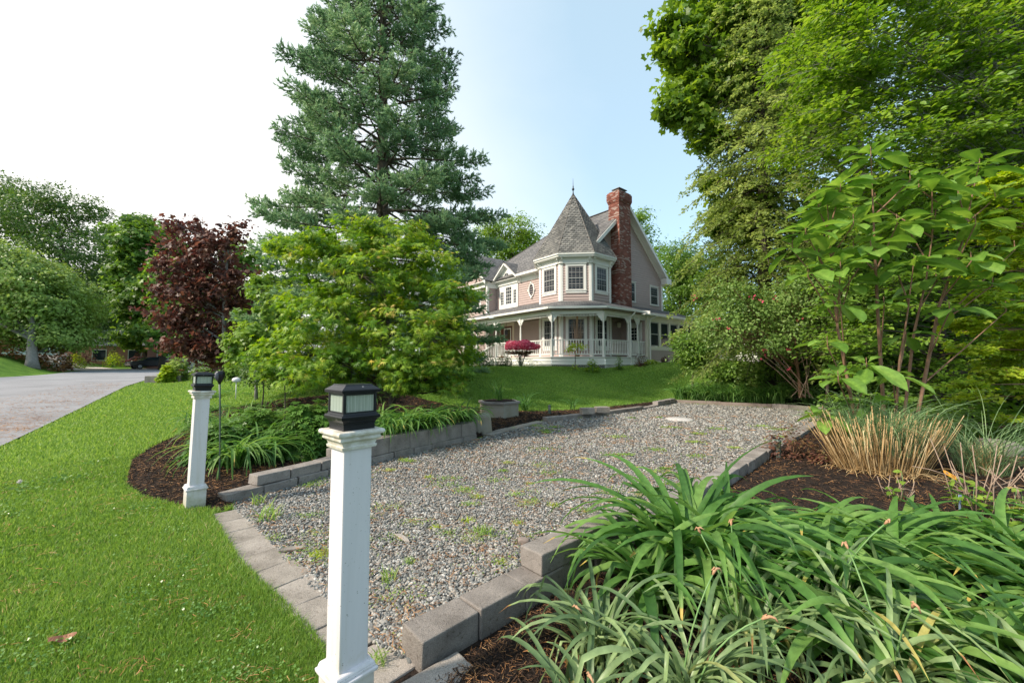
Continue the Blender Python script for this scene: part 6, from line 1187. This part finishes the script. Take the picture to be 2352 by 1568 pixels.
p=P(2182,1090,3.95); m=MB(); m.prism([(-.075,-.014),(-.05,-.024),(.075,-.02),(.075,.02),(-.05,.022),(-.078,.012)],-.0008,.0008); o=m.build('plant_tag',M['tagorange'],None,label='orange plant tag hanging from the twiggy shrub',cat='plant tag'); o.location=p; o.rotation_euler=(radians(65),radians(28),.1)
m=MB(); 
for k in range(4): m.box(.015,.06,-.012+.007*k,-.0095+.007*k,.0009,.0013)
m.build('print_lines',M['darkwood'],o); m=MB(); m.box(-.05,-.02,-.012,.012,.0009,.0013); m.build('picture',M['withered'],o)
p=P(2205,1150,3.95); m=MB(); m.box(-.012,.012,-.001,.001,-.16,.03); m.box(-.02,.02,-.0015,.0015,.03,.06); o=m.build('plant_label',M['tagblue'],None,label='bluish white plant label stake beneath the orange tag',cat='plant label'); o.location=p; o.rotation_euler=(0,.1,.2)
# ---------------- planting in front of the house ----------------
def hp(cx,cy,b=None,d=22.): X_,Y_=1034.9+cx*.3120,376.3+cy*.3120; return P(X_,Y_,d)
def hb(name,lab,cat,cx,ctop,rx,d,n,leaf,tm,mt,seed,**k):
    p=hp(cx,ctop,d=d); g0=gz(p[0],d); return mound(name,lab,cat,(p[0],d,g0-.03),(rx*1.25*.312*d/F,rx*.312*d/F,p[2]-g0+.08),int(n*1.6),leaf,tm,mt,seed,**k)
p=hp(520,1350,d=22); g0=gz(p[0],22); o=empty('azalea',(p[0],22,g0),label='bright pink flowering azalea in front of the porch railing',cat='shrub'); r=RS(221); cc=np.array((0,0,1.12)); n=2600; u=nrm(r.normal(size=(n,3))); q=cc+u*np.array((.98,.75,.36))*(r.rand(n)**.25)[:,None]*(1+.15*np.sin(u[:,:1]*7)); d,nn=orient(r,q,cc-0*q,.5,.8,.5,0); low=q[:,2]<.98
link('flowers',scatter('flowers',PM[0],PM[1],q[~low],d[~low],nn[~low],.075,r.rand((~low).sum())),M['azalea'],o); link('leaves',scatter('leaves',LQ[0],LQ[1],q[low]-np.array((0,0,.12)),d[low],nn[low],.09,r.rand(low.sum())),M['redleaf'],o); m=MB()
for i in range(16): a=r.rand()*6.28; e=np.array((cos(a)*.7*r.rand(),sin(a)*.6*r.rand(),1.15)); m.tube([(cos(a)*.05,sin(a)*.05,0),e*np.array((.5,.5,.5)),e],[.02,.014,.008],5,False)
m.build('stems',M['bark'],o)
p=hp(915,1345,d=21.6); g0=gz(p[0],21.6); o=empty('grafted_sapling',(p[0],21.6,g0),label='small yellow-leaved sapling on a thin stem before the central railing',cat='sapling'); m=MB(); m.tube([(0,0,0),(.02,0,.6),(0,0,1.0),(.2,0,1.25)],[.02,.018,.014,.008],6); m.tube([(0,0,1.0),(-.2,0,1.2)],[.012,.006],5); m.build('stem',M['bark'],o); n=420; ce=np.array([(-.28,0,1.12),(.38,0,1.26),(-.1,0,1.3),(-.02,0,.2)])[r.randint(0,4,n)*1]; q=ce+r.normal(size=(n,3))*np.array((.13,.12,.09)); q=q[(ce[:,2]>.5)|(r.rand(n)<.3)]; n=len(q); link('leaves',scatter('leaves',LF[0],LF[1],q,nrm(r.normal(size=(n,3))),nrm(r.normal(size=(n,3))+(0,0,1)),.10,.4+.6*r.rand(n)),M['yellowleaf'],o)
gd='shrubs along the porch foundation'
hb('rose_bush','green bush with white flecks at the left end of the porch bed','shrub',250,1385,62,21.5,800,.09,LF,'greenB',231,group=gd,fl=(70,.05,'whiteflower',LQ),pw=3.5)
hb('rose_bush','dark green bush left of the pink azalea','shrub',395,1395,52,21.3,700,.09,LF,'greenB',232,group=gd,fl=(25,.05,'whiteflower',LQ),pw=3.5)
hb('white_flowers','low white and pink flowers around the foot of the azalea','flowers',560,1445,105,21.2,420,.05,LQ,'greenA',233,group=gd,fl=(420,.055,'whiteflower',LQ))
hb('yellow_shrub','golden yellow shrub at the far left of the porch bed','shrub',160,1415,38,21.0,420,.09,LF,'yellowleaf',234,group=gd,lo=.6)
hb('hosta','bright green plant in front of the white skirt boards','plant',1040,1440,35,21.6,110,.17,LF,'yellowleaf',235,group=gd,lo=.0,hi=.5)
hb('young_shrub','wispy shrub before the right railing','shrub',1240,1395,26,22,220,.09,LF,'oak',236,group=gd,pw=2)
hb('rose_bush','bronze-tipped rose right of the downspout','shrub',1400,1390,38,22.5,330,.09,LF,'redleaf',237,group=gd,pw=2)
hb('hosta','yellow-green plant at the sunroom corner','plant',1478,1448,44,23,150,.18,LF,'yellowleaf',238,group=gd,hi=.8)
for i,cx in enumerate((1575,1670,1775,1862)): hb('rose_bush','%s upright red-tipped rose along the sunroom wall, from the left'%ordn[i],'shrub',cx,1418+i*4,22,24.+i,240,.10,LF,'redleaf',240+i,group='red tipped roses along the sunroom',pw=2)
# dried twig bundle on the porch
x,y,z=HW(-3.0,-3.0,1.95) if False else HW(-2.35,-2.35,1.95); o=empty('twig_bundle',(x,y,z),label='tall bundle of dried twigs in a basket before the central window',cat='dried twigs'); r=RS(5); m=MB()
for i in range(70): a=r.rand()*6.28; h=r.uniform(1.2,2.1); s=r.uniform(.05,.4); e=np.array((cos(a)*s,sin(a)*s*.5,h)); m.tube([(0,0,.2),e*np.array((.6,.6,.5)),e,e+np.array((r.normal()*.06,0,r.uniform(.1,.3)))],[.012,.009,.006,.003],4,False)
m.build('twigs',M['deadtwig'],o); m=MB(); m.tube([(0,.05,.3),(.0,.05,1.4),(.02,.05,2.4)],[.03,.04,.06],7); m.build('dried_sheaf',M['withered'],o); m=MB(); m.lathe((0,0,0),[(0,.14),(.3,.19),(.32,.17)],12); m.build('basket',M['withered'],o)
# ---------------- neighbours across the bend ----------------
def simple_house(lab,loc,rz,w,dp,h,rh,wallm,roofm_,wins,gar=None,name='neighbour_house'):
    o=empty(name,loc,rz,label=lab,cat='house'); m=MB(); m.box(-w/2,w/2,-dp/2,dp/2,-.5,h); m.add([(-w/2,-dp/2,h),(-w/2,dp/2,h),(-w/2,0,h+rh),(w/2,-dp/2,h),(w/2,dp/2,h),(w/2,0,h+rh)],[(0,2,1),(3,4,5)]); m.build('wall',M[wallm],o); m=MB(); e=.45; k=rh/(dp/2)
    m.add([(-w/2-e,-dp/2-e,h-k*e),(w/2+e,-dp/2-e,h-k*e),(w/2+e,0,h+rh+.05),(-w/2-e,0,h+rh+.05),(w/2+e,dp/2+e,h-k*e),(-w/2-e,dp/2+e,h-k*e)],[(0,1,2,3),(3,2,4,5)]); m.build('roof',M[roofm_],o)
    for x,z,ww,hh in wins: 
        q=MB(); q.box(x-ww/2-.1,x+ww/2+.1,-dp/2-.06,-dp/2,z-.1,z+hh+.1); f=q.build('window',M['white'],o); q=MB(); q.box(x-ww/2,x+ww/2,-dp/2-.08,-dp/2-.06,z,z+hh); q.build('pane',M['glass'],f)
    if gar: q=MB(); q.box(gar[0],gar[1],-dp/2-.08,-dp/2,0,gar[2]); q.build('garage_door',M['white'],o)
    return o
M['brickfar']=nmat('far_brick',g3((.34,.16,.12),(.42,.21,.16),(.48,.27,.21)),3,.85,.2,.1); M['greyroof']=mat('grey_roof',(.16,.17,.19),.9); M['bluewhite']=mat('pale_siding',(.55,.58,.62),.7)
def gp(X_,d): p=P(X_,835,d); return (p[0],d,gz(p[0],d))
simple_house('brick garage with white door and grey roof past the street trees',gp(415,52),radians(38),6,7,2.9,2.0,'brickfar','greyroof',[(-1.6,1.,.9,1.2)],(.2,2.6,2.2)); simple_house('low brick house behind the two street trunks',gp(345,66),radians(30),15,8,3.4,2.4,'brickfar','greyroof',[(-5,1,1.4,1.5),(-1,1,1.4,1.5),(4,1,1.4,1.5)])
simple_house('pale grey-white house half hidden behind the round tree',gp(110,78),radians(40),16,8,3.4,2.6,'bluewhite','greyroof',[(-5,1,1.4,1.4),(0,1,1.4,1.4),(5,1,1.4,1.4)]); simple_house('pale blue house at the far bend behind the hedge cubes',gp(245,92),radians(32),15,8,3.3,2.4,'bluewhite','greyroof',[(-4,1,1.4,1.4),(3,1,1.4,1.4)])
def car(lab,loc,rz,mt,glass):
    o=empty('parked_car',loc,rz,label=lab,cat='car'); m=MB(); pr=[(-2.2,.35),(-2.25,.75),(-2.05,.92),(-1.2,1.0),(-.55,1.42),(.9,1.46),(1.6,1.05),(2.15,.98),(2.25,.7),(2.2,.35)]; m.extr([(x,-.85,z) for x,z in pr],(0,1.7,0)); m.build('body',mt,o,bevel=.08); m=MB(); m.extr([(x,-.87,z) for x,z in ((-1.05,1.0),(-.5,1.36),(.85,1.40),(1.4,1.05))],(0,1.74,0)); m.build('window',glass,o)
    for x in(-1.4,1.4):
        for y in(-.8,.8): m=MB(); m.tube([(x,y-.1,.33),(x,y+.1,.33)],.33,14); w=m.build('wheel',M['lantern'],o); m=MB(); m.tube([(x,y-.12,.33),(x,y+.12,.33)],.18,10); m.build('rim',M['sash'],w)
    for y in(-.6,.6): m=MB(); m.box(-2.29,-2.2,y-.15,y+.15,.62,.76); m.build('headlight',M['glass'],o)
car('dark car parked in the brick house drive between the street trunks',gp(350,48),radians(60),mat('car_dark',(.02,.022,.03),.25,.6),M['glass']); car('maroon car behind the dark one on the far drive',gp(325,56),radians(25),mat('car_red',(.22,.03,.05),.3,.6),M['glass'])
p=gp(303,50); m=MB(); m.box(-.06,.06,-.06,.06,0,.95); o=m.build('marker_post',M['white'],None,label='small white marker post near the far trunks',cat='post'); o.location=p
p=gp(139,38.5); o=empty('mailbox',p,label='little white mailbox at the street edge below the round tree',cat='mailbox'); m=MB(); m.box(-.05,.05,-.05,.05,0,1.0); m.build('post',M['sash'],o); m=MB(); m.box(-.12,.12,-.26,.26,1.0,1.28); m.build('box',M['white'],o,bevel=.04)
# garage drive right of the house
DR=np.array([(11.7,22.6),(14,21.2),(22,21.5),(44,34),(40,44),(20,30)]); polysheet('concrete_drive',DR,.05,M['concrete'],1.,kind='structure')
o=empty('white_outbuilding',(19.2,31.,1.2),radians(39),label='white walled outbuilding glimpsed under the shrub right of the sunroom',cat='garage'); m=MB(); m.box(-2,3.4,-2,3,0-.4,2.5); m.build('wall',M['white'],o); m=MB(); m.add([(-2.3,-2.3,2.5),(3.7,-2.3,2.5),(3.7,.5,3.9),(-2.3,.5,3.9),(3.7,3.3,2.5),(-2.3,3.3,2.5)],[(0,1,2,3),(3,2,4,5)]); m.build('roof',M['greyroof'],o)
